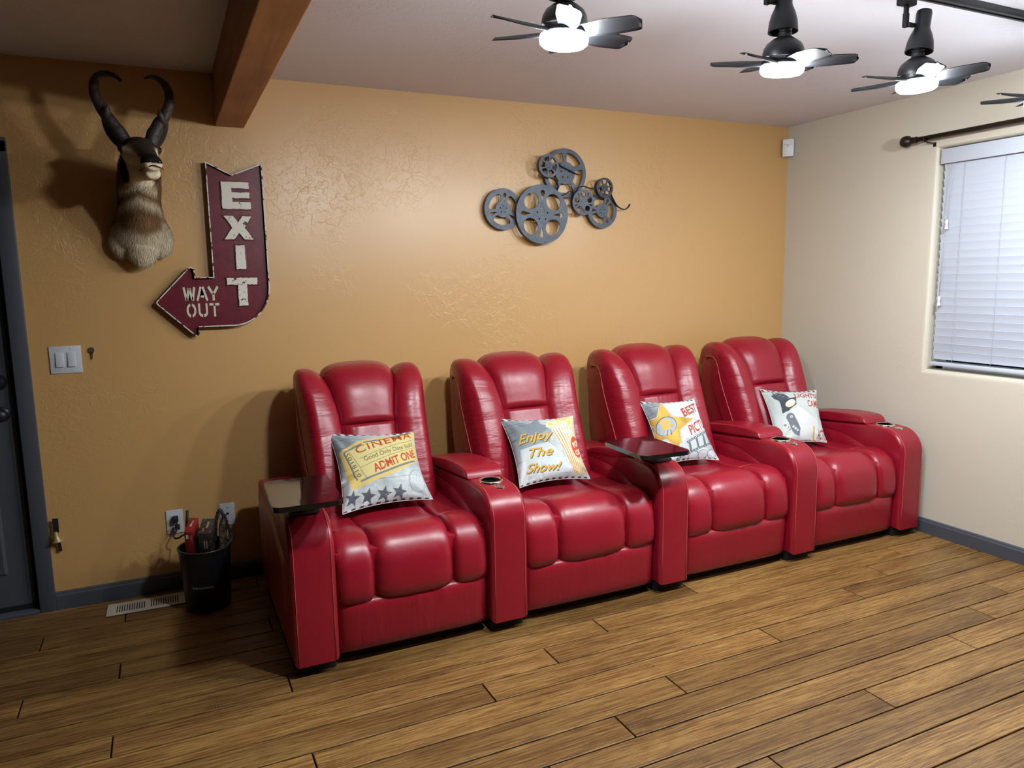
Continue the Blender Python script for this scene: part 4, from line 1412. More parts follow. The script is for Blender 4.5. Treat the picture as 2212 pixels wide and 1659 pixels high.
# 1: cinema ticket (artwork units = pixels of a 1961x1659 sketch)
c1 = base_canvas([(125, 185), (1550, 165), (1860, 1285), (360, 1540)], 11)
def tk(a, b): return [(a[0], a[1]), (b[0], b[1])]
c1.poly([(250, 590), (700, 360), (1150, 270), (1545, 165), (1640, 700), (1560, 760), (1200, 950), (800, 1110), (480, 1230), (360, 960)], YEL)
c1.poly([(390, 610), (820, 430), (1200, 340), (1545, 230), (1600, 640), (1560, 700), (1200, 850), (860, 990), (640, 1080), (500, 900)], (0.66, 0.56, 0.24))
for a, b in (((330, 610), (640, 470)), ((660, 440), (1060, 350)), ((1090, 330), (1500, 190)), ((620, 1095), (1060, 930)), ((1060, 930), (1580, 720)), ((330, 610), (560, 1080))):
    c1.line(a, b, 30, GREYB)
c1.line((420, 590), (720, 1050), 7, INK)
for a, b in (((600, 735), (1530, 350)), ((620, 880), (1540, 500)), ((330, 640), (560, 1085))): c1.line(a, b, 6, INK)
c1.text('CINEMA', (560, 650), (1520, 300), 135, REDP, off=0.008, wear=0.12, sp=1.12)
c1.text('Good Only Date Sold', (685, 780), (1540, 470), 78, INK, wear=0.06)
c1.text('ADMIT ONE', (850, 960), (1600, 650), 135, (0.46, 0.06, 0.03), off=0.03, wear=0.12)
c1.text('018107', (575, 1035), (350, 640), 72, INK, upv=(1, -0.45), sp=1.15)
for sx_, sy_ in ((490, 1350), (750, 1335), (1015, 1300), (1270, 1260)):
    c1.star((sx_, sy_), 138, (0.10, 0.105, 0.125), rot=0.12, wear=0.10)
c1.ellipse((1590, 1050), 175, 185, (0.30, 0.36, 0.38), a=0.7); c1.ellipse((1590, 1050), 150, 165, (0.58, 0.62, 0.62), a=0.8, wear=0.15)
c1.text('STAR', (1455, 1085), (1735, 1060), 100, (0.70, 0.72, 0.70), off=0.02, wear=0.1)

# 2: popcorn (2096x1659 sketch)
c2 = base_canvas([(160, 205), (1540, 140), (1880, 1350), (500, 1510)], 23)
c2.star((760, 520), 330, (0.16, 0.19, 0.22), rot=0.1, k_=0.5, a=0.8)
c2.poly([(300, 420), (900, 420), (1080, 540), (1000, 900), (460, 880)], (0.20, 0.235, 0.265), 0.75)
c2.poly([(460, 900), (1000, 780), (1280, 1000), (1500, 1300), (560, 1380)], (0.60, 0.65, 0.66), 0.7)
c2.poly([(1075, 530), (1560, 330), (1800, 1310), (1540, 1330)], (0.74, 0.70, 0.58))
for k in range(9):
    a = k / 8.0
    top = (1095 + (1560 - 1095) * a, 530 - 190 * a); bot = (1560 + (1800 - 1560) * a, 1325 - 15 * a)
    c2.line(top, bot, 20, (0.55, 0.26, 0.05) if k < 3 else (0.58, 0.36, 0.10))
pr = np.random.default_rng(5)
for k in range(260):
    a = pr.random(); b = pr.random()
    xx = 1000 + 550 * a; yy = 470 - 150 * a - 200 * b + (60 if a < 0.3 else 0) * b + 30 * math.sin(9 * a)
    c2.ellipse((xx, yy), 34, 28, [(0.74, 0.68, 0.36), (0.66, 0.54, 0.20), (0.76, 0.74, 0.52), (0.70, 0.62, 0.28)][k % 4], n=10)
c2.ellipse((1375, 540), 105, 40, (0.76, 0.74, 0.62), rot=-0.35); c2.text('fresh', (1310, 570), (1460, 520), 44, (0.55, 0.38, 0.12))
c2.ellipse((1600, 810), 135, 210, (0.52, 0.085, 0.030), rot=-0.15)
c2.text('POP', (1545, 850), (1690, 740), 100, WHITE, off=0.02)
c2.text('CORN', (1590, 990), (1760, 890), 95, WHITE, off=0.02)
GOLD = (0.62, 0.38, 0.07); SH = (0.10, 0.065, 0.03)
c2.text('Enjoy', (440, 790), (1110, 690), 175, GOLD, off=0.015, shear=0.35, shadow=((12, 14), SH))
c2.text('The', (640, 1055), (1095, 1010), 165, GOLD, off=0.015, shear=0.35, shadow=((12, 14), SH))
c2.text('Show!', (590, 1320), (1270, 1280), 160, GOLD, off=0.015, shear=0.35, shadow=((12, 14), SH))

# 3: best picture (1936x1659 sketch)
c3 = base_canvas([(190, 240), (1270, 185), (1780, 1420), (700, 1500)], 37)
c3.poly([(560, 330), (1300, 230), (1500, 850), (1000, 1140), (780, 640)], (0.66, 0.70, 0.70), 0.8)
star3 = [(560, 320), (770, 655), (1190, 700), (930, 930), (1060, 1400), (700, 1060), (330, 1150), (480, 850), (320, 650), (490, 640)]
c3.poly([(x + (x - 690) * 0.05, y + (y - 830) * 0.05) for x, y in star3], (0.20, 0.10, 0.06))
c3.poly([(x + (x - 690) * 0.028, y + (y - 830) * 0.028) for x, y in star3], WHITE)
c3.poly(star3, (0.56, 0.34, 0.07))
gm = c3.mask_poly_uv(c3.uv(star3)); c3.c[gm] *= (0.95 + 0.9 * c3.noise(0.12, 3))[gm][:, None]
c3.ellipse((675, 830), 195, 180, (0.10, 0.11, 0.13)); c3.ellipse((680, 835), 182, 168, (0.36, 0.41, 0.46))
c3.ellipse((600, 745), 55, 48, (0.66, 0.42, 0.10)); c3.ellipse((690, 755), 50, 45, (0.66, 0.42, 0.10))
c3.poly([(590, 790), (750, 800), (745, 900), (610, 890)], (0.66, 0.42, 0.10)); c3.poly([(750, 820), (800, 800), (800, 870), (750, 860)], (0.60, 0.36, 0.08))
for k in range(4): c3.line((690 + 25 * k, 910), (660 + 45 * k, 1010), 10, INK if k % 2 else (0.66, 0.50, 0.2))
c3.text('BEST', (1010, 670), (1340, 480), 200, REDP, upv=(-0.45, -1), off=0.03, wear=0.12)
c3.text('PICTURE', (1160, 1030), (1660, 720), 200, REDP, upv=(-0.45, -1), off=0.025, wear=0.12)
fs = [((950, 1460), (1640, 1180)), ((1080, 1150), (1540, 880))]
c3.poly([(960, 1180), (1540, 870), (1650, 1130), (980, 1480)], (0.50, 0.54, 0.55))
c3.line((1080, 1165), (1560, 885), 40, (0.11, 0.13, 0.145)); c3.line((960, 1460), (1660, 1110), 40, (0.11, 0.13, 0.145))
for k in range(4):
    a = k / 3.0; p_ = (1130 + 400 * a, 1140 - 230 * a); q_ = (1210 + 390 * a, 1340 - 200 * a)
    c3.line(p_, q_, 42, (0.13, 0.15, 0.165))
for k in range(16):
    a = k / 15.0
    for (p_, q_) in (((1085, 1160), (1555, 890)), ((965, 1458), (1655, 1115))):
        c3.ellipse((p_[0] + (q_[0] - p_[0]) * a, p_[1] + (q_[1] - p_[1]) * a), 9, 9, WHITE, n=8)
for k in range(3):
    c3.ellipse((1280 + 170 * k, 1400 - 30 * k), 95, 85, (0.20, 0.21, 0.24), a=0.8); c3.ellipse((1280 + 170 * k, 1405 - 30 * k), 80, 70, (0.52, 0.52, 0.55))

# 4: lights camera action (1970x1659 sketch)
c4 = base_canvas([(225, 205), (1480, 205), (1725, 1420), (520, 1480)], 51)
c4.c[c4.V < 0.93] = c4.c[c4.V < 0.93] * 0.35 + np.array((0.62, 0.655, 0.63)) * 0.65
c4.poly([(390, 400), (520, 330), (640, 360), (760, 480), (600, 560), (440, 490)], (0.075, 0.082, 0.10))
for k in range(3): c4.line((470 + 70 * k, 400 + 30 * k), (540 + 70 * k, 350 + 40 * k), 12, (0.22, 0.24, 0.27))
c4.line((420, 290), (560, 570), 16, INK); c4.line((600, 290), (770, 490), 16, INK); c4.line((430, 300), (620, 290), 12, INK)
c4.poly([(550, 540), (920, 460), (910, 720), (600, 840)], (0.055, 0.066, 0.078))
c4.ellipse((785, 620), 120, 78, (0.76, 0.60, 0.40), rot=-0.5); c4.ellipse((790, 590), 100, 55, (0.78, 0.76, 0.70), rot=-0.5)
c4.poly([(760, 760), (910, 650), (1440, 1030), (1460, 1420), (1060, 1420), (960, 1050)], (0.72, 0.74, 0.72), 0.75)
c4.ellipse((770, 930), 95, 90, (0.16, 0.18, 0.20)); c4.poly([(700, 990), (870, 930), (1000, 1170), (1000, 1350), (880, 1290), (780, 1150)], (0.165, 0.185, 0.21))
c4.ellipse((790, 920), 30, 26, WHITE); c4.ellipse((790, 920), 13, 12, INK)
for k in range(6): c4.ellipse((650 + 55 * k, 1090 + 45 * (k % 3)), 32, 24, (0.20, 0.23, 0.25), n=14); 
for k in range(6): c4.ellipse((690 + 50 * k, 1130 + 40 * (k % 3)), 26, 22, (0.64, 0.66, 0.66), n=14)
for k in range(22):
    t_ = -0.2 - 1.35 * k / 21
    c4.ellipse((1620 + 290 * math.cos(t_ + PI + 0.3), 1180 + 370 * math.sin(t_ + PI + 0.3) * -1 * -1), 16, 20, (0.52, 0.34, 0.06), n=10)
c4.ellipse((1560, 1000), 130, 160, (0.46, 0.48, 0.50), a=0.7); c4.ellipse((1560, 1060), 90, 120, (0.56, 0.58, 0.58), a=0.8)
c4.text('LIGHTS!', (905, 475), (1480, 460), 130, REDP, upv=(-0.18, -1), off=0.022, wear=0.08)
c4.text('CAMERA', (1190, 690), (1640, 690), 165, REDP, upv=(-0.12, -1), off=0.022, wear=0.08)
c4.text('ACTION', (1440, 1390), (1780, 1400), 210, (0.36, 0.07, 0.045), upv=(0.05, -1), off=0.02, wear=0.08)

M['pillow'] = mat('printed_canvas', (0.6, 0.6, 0.6), 0.75, spec=0.25)
at_ = M['pillow'].node_tree.nodes.new('ShaderNodeAttribute'); at_.attribute_name = 'print'
L(M['pillow'], at_.outputs['Color'], bsdf(M['pillow']).inputs['Base Color'])
v = coords(M['pillow'], 'Object'); n_ = noise(M['pillow'], v, 700, 2, 0.5); n2_ = noise(M['pillow'], v, 16, 3, 0.5, 0.5)
hh = mathn(M['pillow'], 'ADD', mathn(M['pillow'], 'MULTIPLY', n_.outputs['Fac'], 0.03), mathn(M['pillow'], 'MULTIPLY', n2_.outputs['Fac'], 0.30))
L(M['pillow'], bump(M['pillow'], hh, 0.6, 0.012), bsdf(M['pillow']).inputs['Normal'])
M['pillow_back'] = mat('pale_canvas', (0.60, 0.57, 0.56), 0.8)

def pillow(cv, TL, TR, BR, BL, thick, label, seed):
    TL, TR, BR, BL = map(np.array, (TL, TR, BR, BL))
    ctr = (TL + TR + BR + BL) / 4
    nrm = np.cross(TR - BL, TL - BR); nrm = nrm / np.linalg.norm(nrm)
    if nrm[1] > 0: nrm = -nrm
    base = np.array((ctr[0], ctr[1] + 0.04, 0.49))
    t = empty('throw_pillow', tuple(base), label=label, cat='pillow', group='movie themed throw pillows')
    n = 200
    u = np.linspace(0, 1, n)
    U, Vv = np.meshgrid(u, u)
    a = 2 * U - 1; b = 2 * Vv - 1
    # pinched edges: mid-edges pulled in
    pin = 0.105
    A = a * (1 - pin * (1 - b ** 2) * np.abs(a) ** 2.5)
    B = b * (1 - pin * (1 - a ** 2) * np.abs(b) ** 2.5)
    Uu = (A + 1) / 2; Vw = (B + 1) / 2
    P_ = (BL[None, None] * ((1 - Uu) * (1 - Vw))[..., None] + BR[None, None] * (Uu * (1 - Vw))[..., None] + TL[None, None] * ((1 - Uu) * Vw)[..., None] + TR[None, None] * (Uu * Vw)[..., None])
    h = (np.maximum(0, 1 - np.abs(a) ** 2.2) ** 0.55) * (np.maximum(0, 1 - np.abs(b) ** 2.2) ** 0.55)
    r = np.random.default_rng(seed)
    wr = np.zeros_like(h)
    for cx_, cy_ in ((-1, -1), (1, -1), (-1, 1), (1, 1)):      # folds fanning from the corners
        ang = np.arctan2(b - cy_, a - cx_); d_ = np.hypot(a - cx_, b - cy_)
        wr += 0.0045 * np.sin(ang * 9 + r.uniform(0, 6)) * np.exp(-((d_ - 0.45) / 0.35) ** 2)
    for k in range(5):      # edge puckers
        e = r.integers(0, 4); p0 = r.uniform(-0.6, 0.6)
        dd = (1 - np.abs(a)) if e < 2 else (1 - np.abs(b)); al = b if e < 2 else a; sd = (a > 0) if e % 2 else (a < 0)
        if e >= 2: sd = (b > 0) if e % 2 else (b < 0)
        wr -= 0.007 * np.exp(-((al - p0) / 0.05) ** 2) * np.exp(-dd / 0.25) * sd
    if seed == 1:
        wr -= 0.022 * np.exp(-((b + 0.28 - 0.15 * (a + 1)) / 0.06) ** 2) * np.exp(-((a + 0.95) / 0.35) ** 2)
    F_ = P_ + nrm * ((thick * h + wr * np.minimum(1, h * 2)))[..., None] - base
    idx = np.arange(n * n).reshape(n, n)
    f = np.stack([idx[:-1, :-1], idx[:-1, 1:], idx[1:, 1:], idx[1:, :-1]], -1).reshape(-1, 4)
    me = bpy.data.meshes.new('front_cover')
    me.from_pydata(F_.reshape(-1, 3).tolist(), [], f.tolist()); me.update()
    ca = me.color_attributes.new('print', 'FLOAT_COLOR', 'POINT')
    fx = np.clip(U * RES - 0.5, 0, RES - 1.001); fy = np.clip(Vv * RES - 0.5, 0, RES - 1.001)
    k_ = RES / n
    img = cv.c
    # box filter down to the vertex spacing
    acc = np.zeros((n, n, 3))
    for ox in (-0.25, 0.25):
        for oy in (-0.25, 0.25):
            ii = np.clip((Vv * RES + oy * k_).astype(int), 0, RES - 1); jj = np.clip((U * RES + ox * k_).astype(int), 0, RES - 1)
            acc += img[ii, jj] / 4
    col = np.concatenate([acc, np.ones((n, n, 1))], -1).reshape(-1)
    ca.data.foreach_set('color', np.clip(col, 0, 1).astype(np.float32))
    obj('front_cover', me, M['pillow'], t, smooth=True)
    # back
    k = 40
    sub = np.linspace(0, n - 1, k).astype(int)
    Bk = (P_ - nrm * (thick * 0.8 * h)[..., None] - base)[np.ix_(sub, sub)]
    Bk[0, :] = F_[0, sub]; Bk[-1, :] = F_[-1, sub]; Bk[:, 0] = F_[sub, 0]; Bk[:, -1] = F_[sub, -1]
    idx = np.arange(k * k).reshape(k, k)
    f = np.stack([idx[:-1, :-1], idx[1:, :-1], idx[1:, 1:], idx[:-1, 1:]], -1).reshape(-1, 4)
    mb = bpy.data.meshes.new('back_cover'); mb.from_pydata(Bk.reshape(-1, 3).tolist(), [], f.tolist()); mb.update()
    obj('back_cover', mb, M['pillow_back'], t, smooth=True)
    ed = [tuple(p) for p in np.concatenate([F_[0, ::5], F_[::5, -1], F_[-1, ::-5], F_[::-5, 0]])]
    tube('seam_edge', ed, 0.0022, M['pillow_back'], t, n=5, closed=True)
pillow(c1, (1.502, -0.489, 0.798), (1.897, -0.520, 0.768), (1.905, -0.750, 0.498), (1.492, -0.775, 0.498), 0.062, 'pillow printed with a yellow CINEMA admit one ticket', 1)
pillow(c2, (2.355, -0.496, 0.781), (2.746, -0.550, 0.769), (2.702, -0.797, 0.498), (2.331, -0.770, 0.498), 0.062, 'pillow printed with Enjoy The Show and a popcorn tub', 2)
pillow(c3, (3.202, -0.489, 0.796), (3.545, -0.530, 0.788), (3.498, -0.803, 0.498), (3.150, -0.765, 0.498), 0.058, 'pillow printed with a gold star and BEST PICTURE', 3)
pillow(c4, (4.071, -0.490, 0.795), (4.430, -0.585, 0.775), (4.319, -0.779, 0.498), (3.975, -0.735, 0.498), 0.058, 'pillow printed with a spotlight and LIGHTS CAMERA ACTION', 4)

# ------------------------------------------------------------------ pronghorn shoulder mount
M['fur'] = mat('pronghorn_coat', (0.4, 0.3, 0.2), 0.85, spec=0.2)
at2 = M['fur'].node_tree.nodes.new('ShaderNodeAttribute'); at2.attribute_name = 'coat'
L(M['fur'], at2.outputs['Color'], bsdf(M['fur']).inputs['Base Color'])
v = coords(M['fur'], 'Object', (1, 1, 0.35)); n_ = noise(M['fur'], v, 260, 3, 0.6)
L(M['fur'], bump(M['fur'], n_.outputs['Fac'], 0.5, 0.004), bsdf(M['fur']).inputs['Normal'])
M['horn'] = mat('black_horn', (0.030, 0.022, 0.017), 0.5)
v = coords(M['horn'], 'Object'); n_ = noise(M['horn'], v, 60, 4, 0.6)
rr = ramp(M['horn'], n_.outputs['Fac'], [(0.3, (0.018, 0.013, 0.010)), (0.75, (0.060, 0.044, 0.033))])
L(M['horn'], rr.outputs['Color'], bsdf(M['horn']).inputs['Base Color'])
L(M['horn'], bump(M['horn'], n_.outputs['Fac'], 0.5, 0.006), bsdf(M['horn']).inputs['Normal'])
M['eye'] = mat('glass_eye', (0.006, 0.004, 0.003), 0.05, spec=0.8)

PX, PZ = 0.81, 1.70
pg = empty('pronghorn_mount', (PX, 0, PZ), label='pronghorn shoulder mount with black curved horns on the ochre wall', cat='taxidermy')
def loft_into(V, F, rings, n=24):
    """rings: (center, rx, rz, tilt) ellipse rings; plane normal follows the path"""
    C_ = [Vector(r_[0]) for r_ in rings]
    b0 = len(V)
    for i, (c_, ra_, rb_) in enumerate(rings):
        t_ = (C_[min(i + 1, len(C_) - 1)] - C_[max(i - 1, 0)]).normalized()
        ax_ = Vector((1, 0, 0)); ax_ = (ax_ - t_ * ax_.dot(t_)).normalized()
        bx_ = t_.cross(ax_)
        for k in range(n):
            a = 2 * PI * k / n
            V.append(C_[i] + ax_ * ra_ * math.cos(a) + bx_ * rb_ * math.sin(a))
    m = len(rings)
    for i in range(m - 1):
        for k in range(n):
            F.append((b0 + i * n + k, b0 + i * n + (k + 1) % n, b0 + (i + 1) * n + (k + 1) % n, b0 + (i + 1) * n + k))
    F.append(tuple(b0 + k for k in range(n - 1, -1, -1))); F.append(tuple(b0 + (m - 1) * n + k for k in range(n)))
def ball_into(V, F, c_, r_, n=18, m=12):
    rings = []
    b0 = len(V)
    for j in range(m + 1):
        ph = PI * (j + 0.02) / (m + 0.04)
        for k in range(n):
            a = 2 * PI * k / n
            V.append(Vector((c_[0] + r_[0] * math.sin(ph) * math.cos(a), c_[1] + r_[1] * math.sin(ph) * math.sin(a), c_[2] + r_[2] * math.cos(ph))))
    for j in range(m):
        for k in range(n):
            F.append((b0 + j * n + k, b0 + j * n + (k + 1) % n, b0 + (j + 1) * n + (k + 1) % n, b0 + (j + 1) * n + k))
    F.append(tuple(b0 + k for k in range(n - 1, -1, -1))); F.append(tuple(b0 + m * n + k for k in range(n)))
V, F = [], []
# neck and shoulders
loft_into(V, F, [((0.803, -0.004, 1.69), 0.118, 0.095), ((0.803, -0.04, 1.715), 0.122, 0.098), ((0.805, -0.09, 1.765), 0.096, 0.092), ((0.810, -0.15, 1.825), 0.080, 0.086), ((0.815, -0.215, 1.895), 0.082, 0.084),
                 ((0.820, -0.275, 1.955), 0.078, 0.082), ((0.823, -0.32, 2.000), 0.068, 0.068)])
loft_into(V, F, [((0.806, -0.004, 1.86), 0.055, 0.10), ((0.810, -0.09, 1.90), 0.060, 0.09), ((0.815, -0.20, 1.965), 0.058, 0.07), ((0.82, -0.28, 2.01), 0.055, 0.05)])
ball_into(V, F, (0.802, -0.060, 1.635), (0.066, 0.062, 0.078))
ball_into(V, F, (0.727, -0.030, 1.672), (0.058, 0.050, 0.075))
ball_into(V, F, (0.880, -0.030, 1.680), (0.056, 0.052, 0.078))
ball_into(V, F, (0.803, -0.080, 1.715), (0.095, 0.070, 0.06))
# head
loft_into(V, F, [((0.822, -0.285, 2.020), 0.040, 0.040), ((0.824, -0.315, 2.022), 0.062, 0.058), ((0.829, -0.365, 2.015), 0.071, 0.060), ((0.834, -0.400, 2.003), 0.069, 0.055), ((0.844, -0.440, 1.985), 0.052, 0.046),
                 ((0.857, -0.485, 1.966), 0.043, 0.038), ((0.868, -0.525, 1.952), 0.040, 0.034), ((0.874, -0.552, 1.944), 0.037, 0.031), ((0.878, -0.568, 1.940), 0.026, 0.022)])
loft_into(V, F, [((0.822, -0.31, 1.960), 0.045, 0.05), ((0.834, -0.38, 1.944), 0.050, 0.044), ((0.850, -0.44, 1.928), 0.044, 0.036), ((0.866, -0.505, 1.912), 0.036, 0.026), ((0.873, -0.536, 1.908), 0.026, 0.020)])
ball_into(V, F, (0.774, -0.392, 2.018), (0.020, 0.030, 0.020)); ball_into(V, F, (0.890, -0.392, 2.020), (0.020, 0.030, 0.020))
V = [p - Vector((PX, 0, PZ)) for p in V]
me = recalc(pyd('tmp', V, F))
tmp = bpy.data.objects.new('tmp', me); COL.objects.link(tmp)
md = tmp.modifiers.new('r', 'REMESH'); md.mode = 'VOXEL'; md.voxel_size = 0.0052
md2 = tmp.modifiers.new('s', 'SMOOTH'); md2.factor = 0.5; md2.iterations = 7
dg = bpy.context.evaluated_depsgraph_get()
body = bpy.data.meshes.new_from_object(tmp.evaluated_get(dg)); body.name = 'coat'
bpy.data.objects.remove(tmp)
nv = len(body.vertices)
co = np.empty(nv * 3); body.vertices.foreach_get('co', co); co = co.reshape(-1, 3)
co[:, 1] = np.minimum(co[:, 1], -0.001)
body.vertices.foreach_set('co', co.reshape(-1)); body.update()
nr = np.empty(nv * 3); body.vertices.foreach_get('normal', nr); nr = nr.reshape(-1, 3)

def coat(P, Nn):
    """colour pattern of the coat, by place on the animal (world coordinates)"""
    x, y, z = P[:, 0] + PX, P[:, 1], P[:, 2] + PZ
    TAN = np.array((0.30, 0.170, 0.075)); WHT = np.array((0.78, 0.66, 0.46)); DRK = np.array((0.035, 0.022, 0.015)); BLK = np.array((0.010, 0.008, 0.007))
    c_ = np.tile(TAN, (len(P), 1))
    def lay(m, col):
        m = np.clip(m, 0, 1)[:, None]
        c_[:] = c_ * (1 - m) + col * m
    sm = lambda a, b, t_: np.clip((t_ - a) / (b - a), 0, 1) ** 2 * (3 - 2 * np.clip((t_ - a) / (b - a), 0, 1))
    front = sm(-0.2, 0.35, -Nn[:, 1])
    dx = x - 0.808
    # pale chest and brisket
    lay(1 - sm(1.690, 1.730, z + 0.5 * np.abs(dx) * 0 + 0.012 * np.sin(40 * x)), WHT)
    # white flank stripes beside the tan lower throat
    lay(sm(0.070, 0.095, np.abs(dx)) * (1 - sm(1.78, 1.83, z)) * sm(1.66, 1.70, z), WHT * 0.9)
    # two crescents across the throat (measured down the front of the neck)
    s_ = z + 0.35 * np.abs(dx)
    lay(np.exp(-((s_ - 1.835) / 0.020) ** 2) * front * (np.abs(dx) < 0.085), WHT)
    lay(np.exp(-((s_ - 1.895) / 0.018) ** 2) * front * (np.abs(dx) < 0.075), WHT)
    lay(np.exp(-((s_ - 1.866) / 0.010) ** 2) * front * 0.7, TAN * 0.55)
    lay(np.exp(-((s_ - 1.795) / 0.013) ** 2) * front * 0.6, TAN * 0.6)
    head = (y < -0.30) & (z > 1.885) & (y + 0.30 < (z - 1.885) * 1.6)
    head = head | (y < -0.40)
    # white cheeks and jaw
    hm = head.astype(float)
    lay(hm * (1 - sm(0.25, 0.6, Nn[:, 2])), WHT * 1.05)
    # dark bridge of the nose and forehead
    ctr = 0.825 + np.clip((-0.38 - y), 0, 0.2) * 0.30
    lay(hm * sm(0.15, 0.5, Nn[:, 2]) * (1 - sm(0.028, 0.05, np.abs(x - ctr))) , DRK)
    lay(hm * sm(0.35, 0.7, Nn[:, 2]), DRK * 1.3)
    # crown between the horns and around them
    lay(((y > -0.385) & (z > 2.045)).astype(float), DRK * 1.6)
    # nose pad
    lay(((y < -0.535) & (z > 1.945)).astype(float), BLK)
    # black cheek patches at the angle of the jaw
    for cx_ in (0.764, 0.888):
        d_ = np.sqrt(((x - cx_) / 0.026) ** 2 + ((y + 0.325) / 0.040) ** 2 + ((z - 1.945) / 0.072) ** 2)
        lay(1 - sm(0.75, 1.1, d_), BLK * 1.3)
    # around the eyes
    for cx_ in (0.764, 0.899):
        d_ = np.sqrt((x - cx_) ** 2 + (y + 0.400) ** 2 + (z - 2.018) ** 2)
        lay(1 - sm(0.016, 0.028, d_), DRK)
    g = np.random.default_rng(3).random(len(P))
    c_ *= (0.82 + 0.36 * g)[:, None]
    return c_
cc = coat(co, nr)
ca = body.color_attributes.new('coat', 'FLOAT_COLOR', 'POINT')
ca.data.foreach_set('color', np.concatenate([cc, np.ones((nv, 1))], 1).astype(np.float32).reshape(-1))
obj('coat', body, M['fur'], pg, smooth=True)
# short fur, laid down the neck and chest
body.calc_loop_triangles()
nt = len(body.loop_triangles)
tv = np.empty(nt * 3, int); body.loop_triangles.foreach_get('vertices', tv); tv = tv.reshape(-1, 3)
A_ = co[tv[:, 0]]; B_ = co[tv[:, 1]]; C_ = co[tv[:, 2]]
ar = np.linalg.norm(np.cross(B_ - A_, C_ - A_), axis=1)
g = np.random.default_rng(9)
NH = 42000
pick = g.choice(nt, NH, p=ar / ar.sum())
w1, w2 = g.random(NH), g.random(NH); fl = w1 + w2 > 1; w1[fl] = 1 - w1[fl]; w2[fl] = 1 - w2[fl]
Pt = A_[pick] + (B_ - A_)[pick] * w1[:, None] + (C_ - A_)[pick] * w2[:, None]
Nt = nr[tv[pick, 0]]
Ct = cc[tv[pick, 0]]
zz = Pt[:, 2] + PZ; yy = Pt[:, 1]
onhead = (yy < -0.30) & (zz > 1.89)
keep = (yy < -0.006) & ~(yy < -0.44)
Pt, Nt, Ct, onhead = Pt[keep], Nt[keep], Ct[keep], onhead[keep]
K = len(Pt)
dirn = np.array((0, -0.10, -1.0)) + 0 * Pt
dirn[onhead] = np.array((0.0, 0.9, -0.25))
dirn += g.normal(0, 0.22, (K, 3))
dirn = dirn - Nt * (dirn * Nt).sum(1)[:, None]
dirn /= np.linalg.norm(dirn, axis=1)[:, None] + 1e-9
lift = np.where(onhead, 0.10, 0.42)[:, None]
ln = np.where(onhead, 0.006, g.uniform(0.010, 0.022, K))[:, None]
tip = Pt + (dirn + Nt * lift) * ln
sd = np.cross(dirn, Nt); sd /= np.linalg.norm(sd, axis=1)[:, None] + 1e-9
wd_ = np.where(onhead, 0.0007, 0.0011)[:, None]
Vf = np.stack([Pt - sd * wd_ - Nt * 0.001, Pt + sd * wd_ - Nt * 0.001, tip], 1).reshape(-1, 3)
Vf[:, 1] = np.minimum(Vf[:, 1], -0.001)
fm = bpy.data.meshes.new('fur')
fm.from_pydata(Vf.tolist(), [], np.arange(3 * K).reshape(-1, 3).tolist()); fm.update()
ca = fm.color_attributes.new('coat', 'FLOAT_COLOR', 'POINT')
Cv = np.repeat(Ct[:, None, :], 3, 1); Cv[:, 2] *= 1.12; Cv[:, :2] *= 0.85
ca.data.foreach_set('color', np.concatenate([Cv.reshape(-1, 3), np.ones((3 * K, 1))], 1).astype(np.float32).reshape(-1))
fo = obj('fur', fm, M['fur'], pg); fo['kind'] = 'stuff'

def hpt(p): return Vector(p) - Vector((PX, 0, PZ))
def horn(base, mid, rad, side):
    n = 48
    pts, rs = [], []
    for k in range(n):
        t_ = k / (n - 1)
        pts.append(hpt(catmull(mid, t_)))
        r_ = 0.0255 * (1 - t_) ** 0.75 + 0.0035
        r_ *= 1 + 0.05 * math.sin(t_ * 60) * (1 - t_)
        rs.append(r_)
    me_ = tube_me('horn', pts, rs, n=14)
    o = obj('horn', me_, M['horn'], pg, smooth=True)
    return o
LH = [(0.786, -0.345, 2.040), (0.765, -0.345, 2.085), (0.735, -0.345, 2.130), (0.706, -0.340, 2.180), (0.686, -0.332, 2.235), (0.686, -0.328, 2.280), (0.705, -0.328, 2.310), (0.740, -0.335, 2.318), (0.770, -0.345, 2.305), (0.786, -0.350, 2.288)]
RH = [(0.868, -0.345, 2.040), (0.884, -0.345, 2.085), (0.908, -0.345, 2.130), (0.935, -0.340, 2.170), (0.955, -0.332, 2.220), (0.956, -0.328, 2.265), (0.942, -0.328, 2.298), (0.917, -0.335, 2.315), (0.893, -0.345, 2.317), (0.869, -0.350, 2.308)]
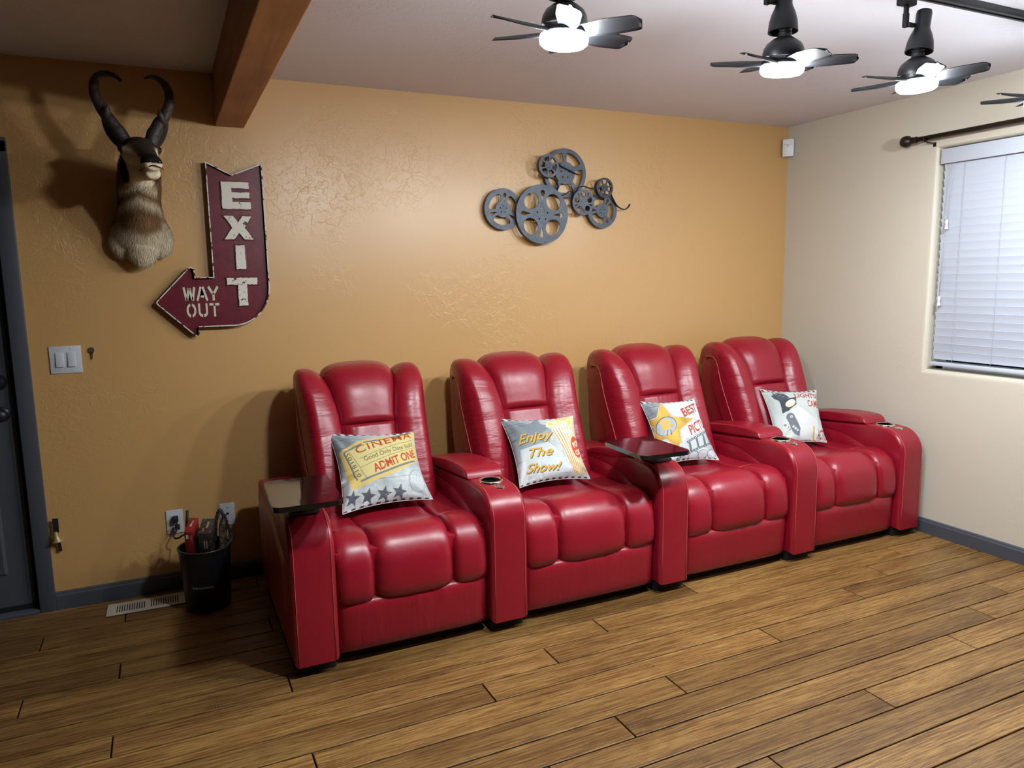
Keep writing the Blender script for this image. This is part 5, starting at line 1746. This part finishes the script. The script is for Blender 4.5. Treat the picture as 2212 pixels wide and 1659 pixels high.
for pth, sd_ in ((LH, -1), (RH, 1)):
    h_ = horn(None, pth, None, sd_)
    q = Vector(pth[2]) * 0.4 + Vector(pth[3]) * 0.6
    pr_ = [hpt(q + Vector((0, 0.0, -0.030))), hpt(q + Vector((-sd_ * 0.004, -0.020, 0.0))), hpt(q + Vector((-sd_ * 0.008, -0.032, 0.014))), hpt(q + Vector((-sd_ * 0.010, -0.038, 0.030)))]
    tube('prong', pr_, [0.018, 0.017, 0.011, 0.002], M['horn'], h_, n=10)
# ears, upright behind the horns
M['ear'] = mat('dark_ear', (0.055, 0.036, 0.024), 0.85)
for sd_, b_, tp in ((-1, (0.768, -0.318, 2.035), (0.703, -0.318, 2.150)), (1, (0.882, -0.318, 2.035), (0.944, -0.318, 2.165))):
    b_, tp = hpt(b_), hpt(tp)
    dv = tp - b_; sv = dv.cross(Vector((0, 1, 0))).normalized()
    def fear(u, v, b_=b_, dv=dv, sv=sv):
        a = 2 * PI * u
        wv = 0.024 * math.sin(PI * min(1, 0.12 + 0.88 * v)) ** 0.7 if v < 1 else 0
        p_ = b_ + dv * v + sv * wv * math.cos(a) + Vector((0, 1, 0)) * (0.007 * math.sin(a) - 0.010 * math.cos(a) ** 2 * (wv / 0.024)) * (1 - 0.6 * v)
        return tuple(p_)
    obj('ear', recalc(grid_me('ear', fear, 20, 16, wrapu=True)), M['ear'], pg, smooth=True)
for ex_, ez_ in ((0.7625, 2.018), (0.9000, 2.020)):
    bmx = bmesh.new(); bmesh.ops.create_uvsphere(bmx, u_segments=16, v_segments=12, radius=0.0135)
    o = obj('eye', bmx, M['eye'], pg, smooth=True); o.location = hpt((ex_ + (0.001 if ex_ < .8 else -0.001), -0.400, ez_))
# mouth line and nostrils
ml = [hpt((0.824, -0.490, 1.926)), hpt((0.838, -0.540, 1.925)), hpt((0.858, -0.566, 1.930)), hpt((0.877, -0.575, 1.935)), hpt((0.897, -0.563, 1.930)), hpt((0.910, -0.535, 1.926))]
tube('mouth_line', [catmull([tuple(p) for p in ml], k / 20) for k in range(21)], 0.0022, M['eye'], pg, n=6)
for s in (-1, 1):
    bmx = bmesh.new(); bmesh.ops.create_uvsphere(bmx, u_segments=10, v_segments=8, radius=0.006)
    o = obj('nostril', bmx, M['eye'], pg, smooth=True); o.location = hpt((0.878 + s * 0.017, -0.566, 1.950)); o.scale = (1.2, 0.7, 0.8)
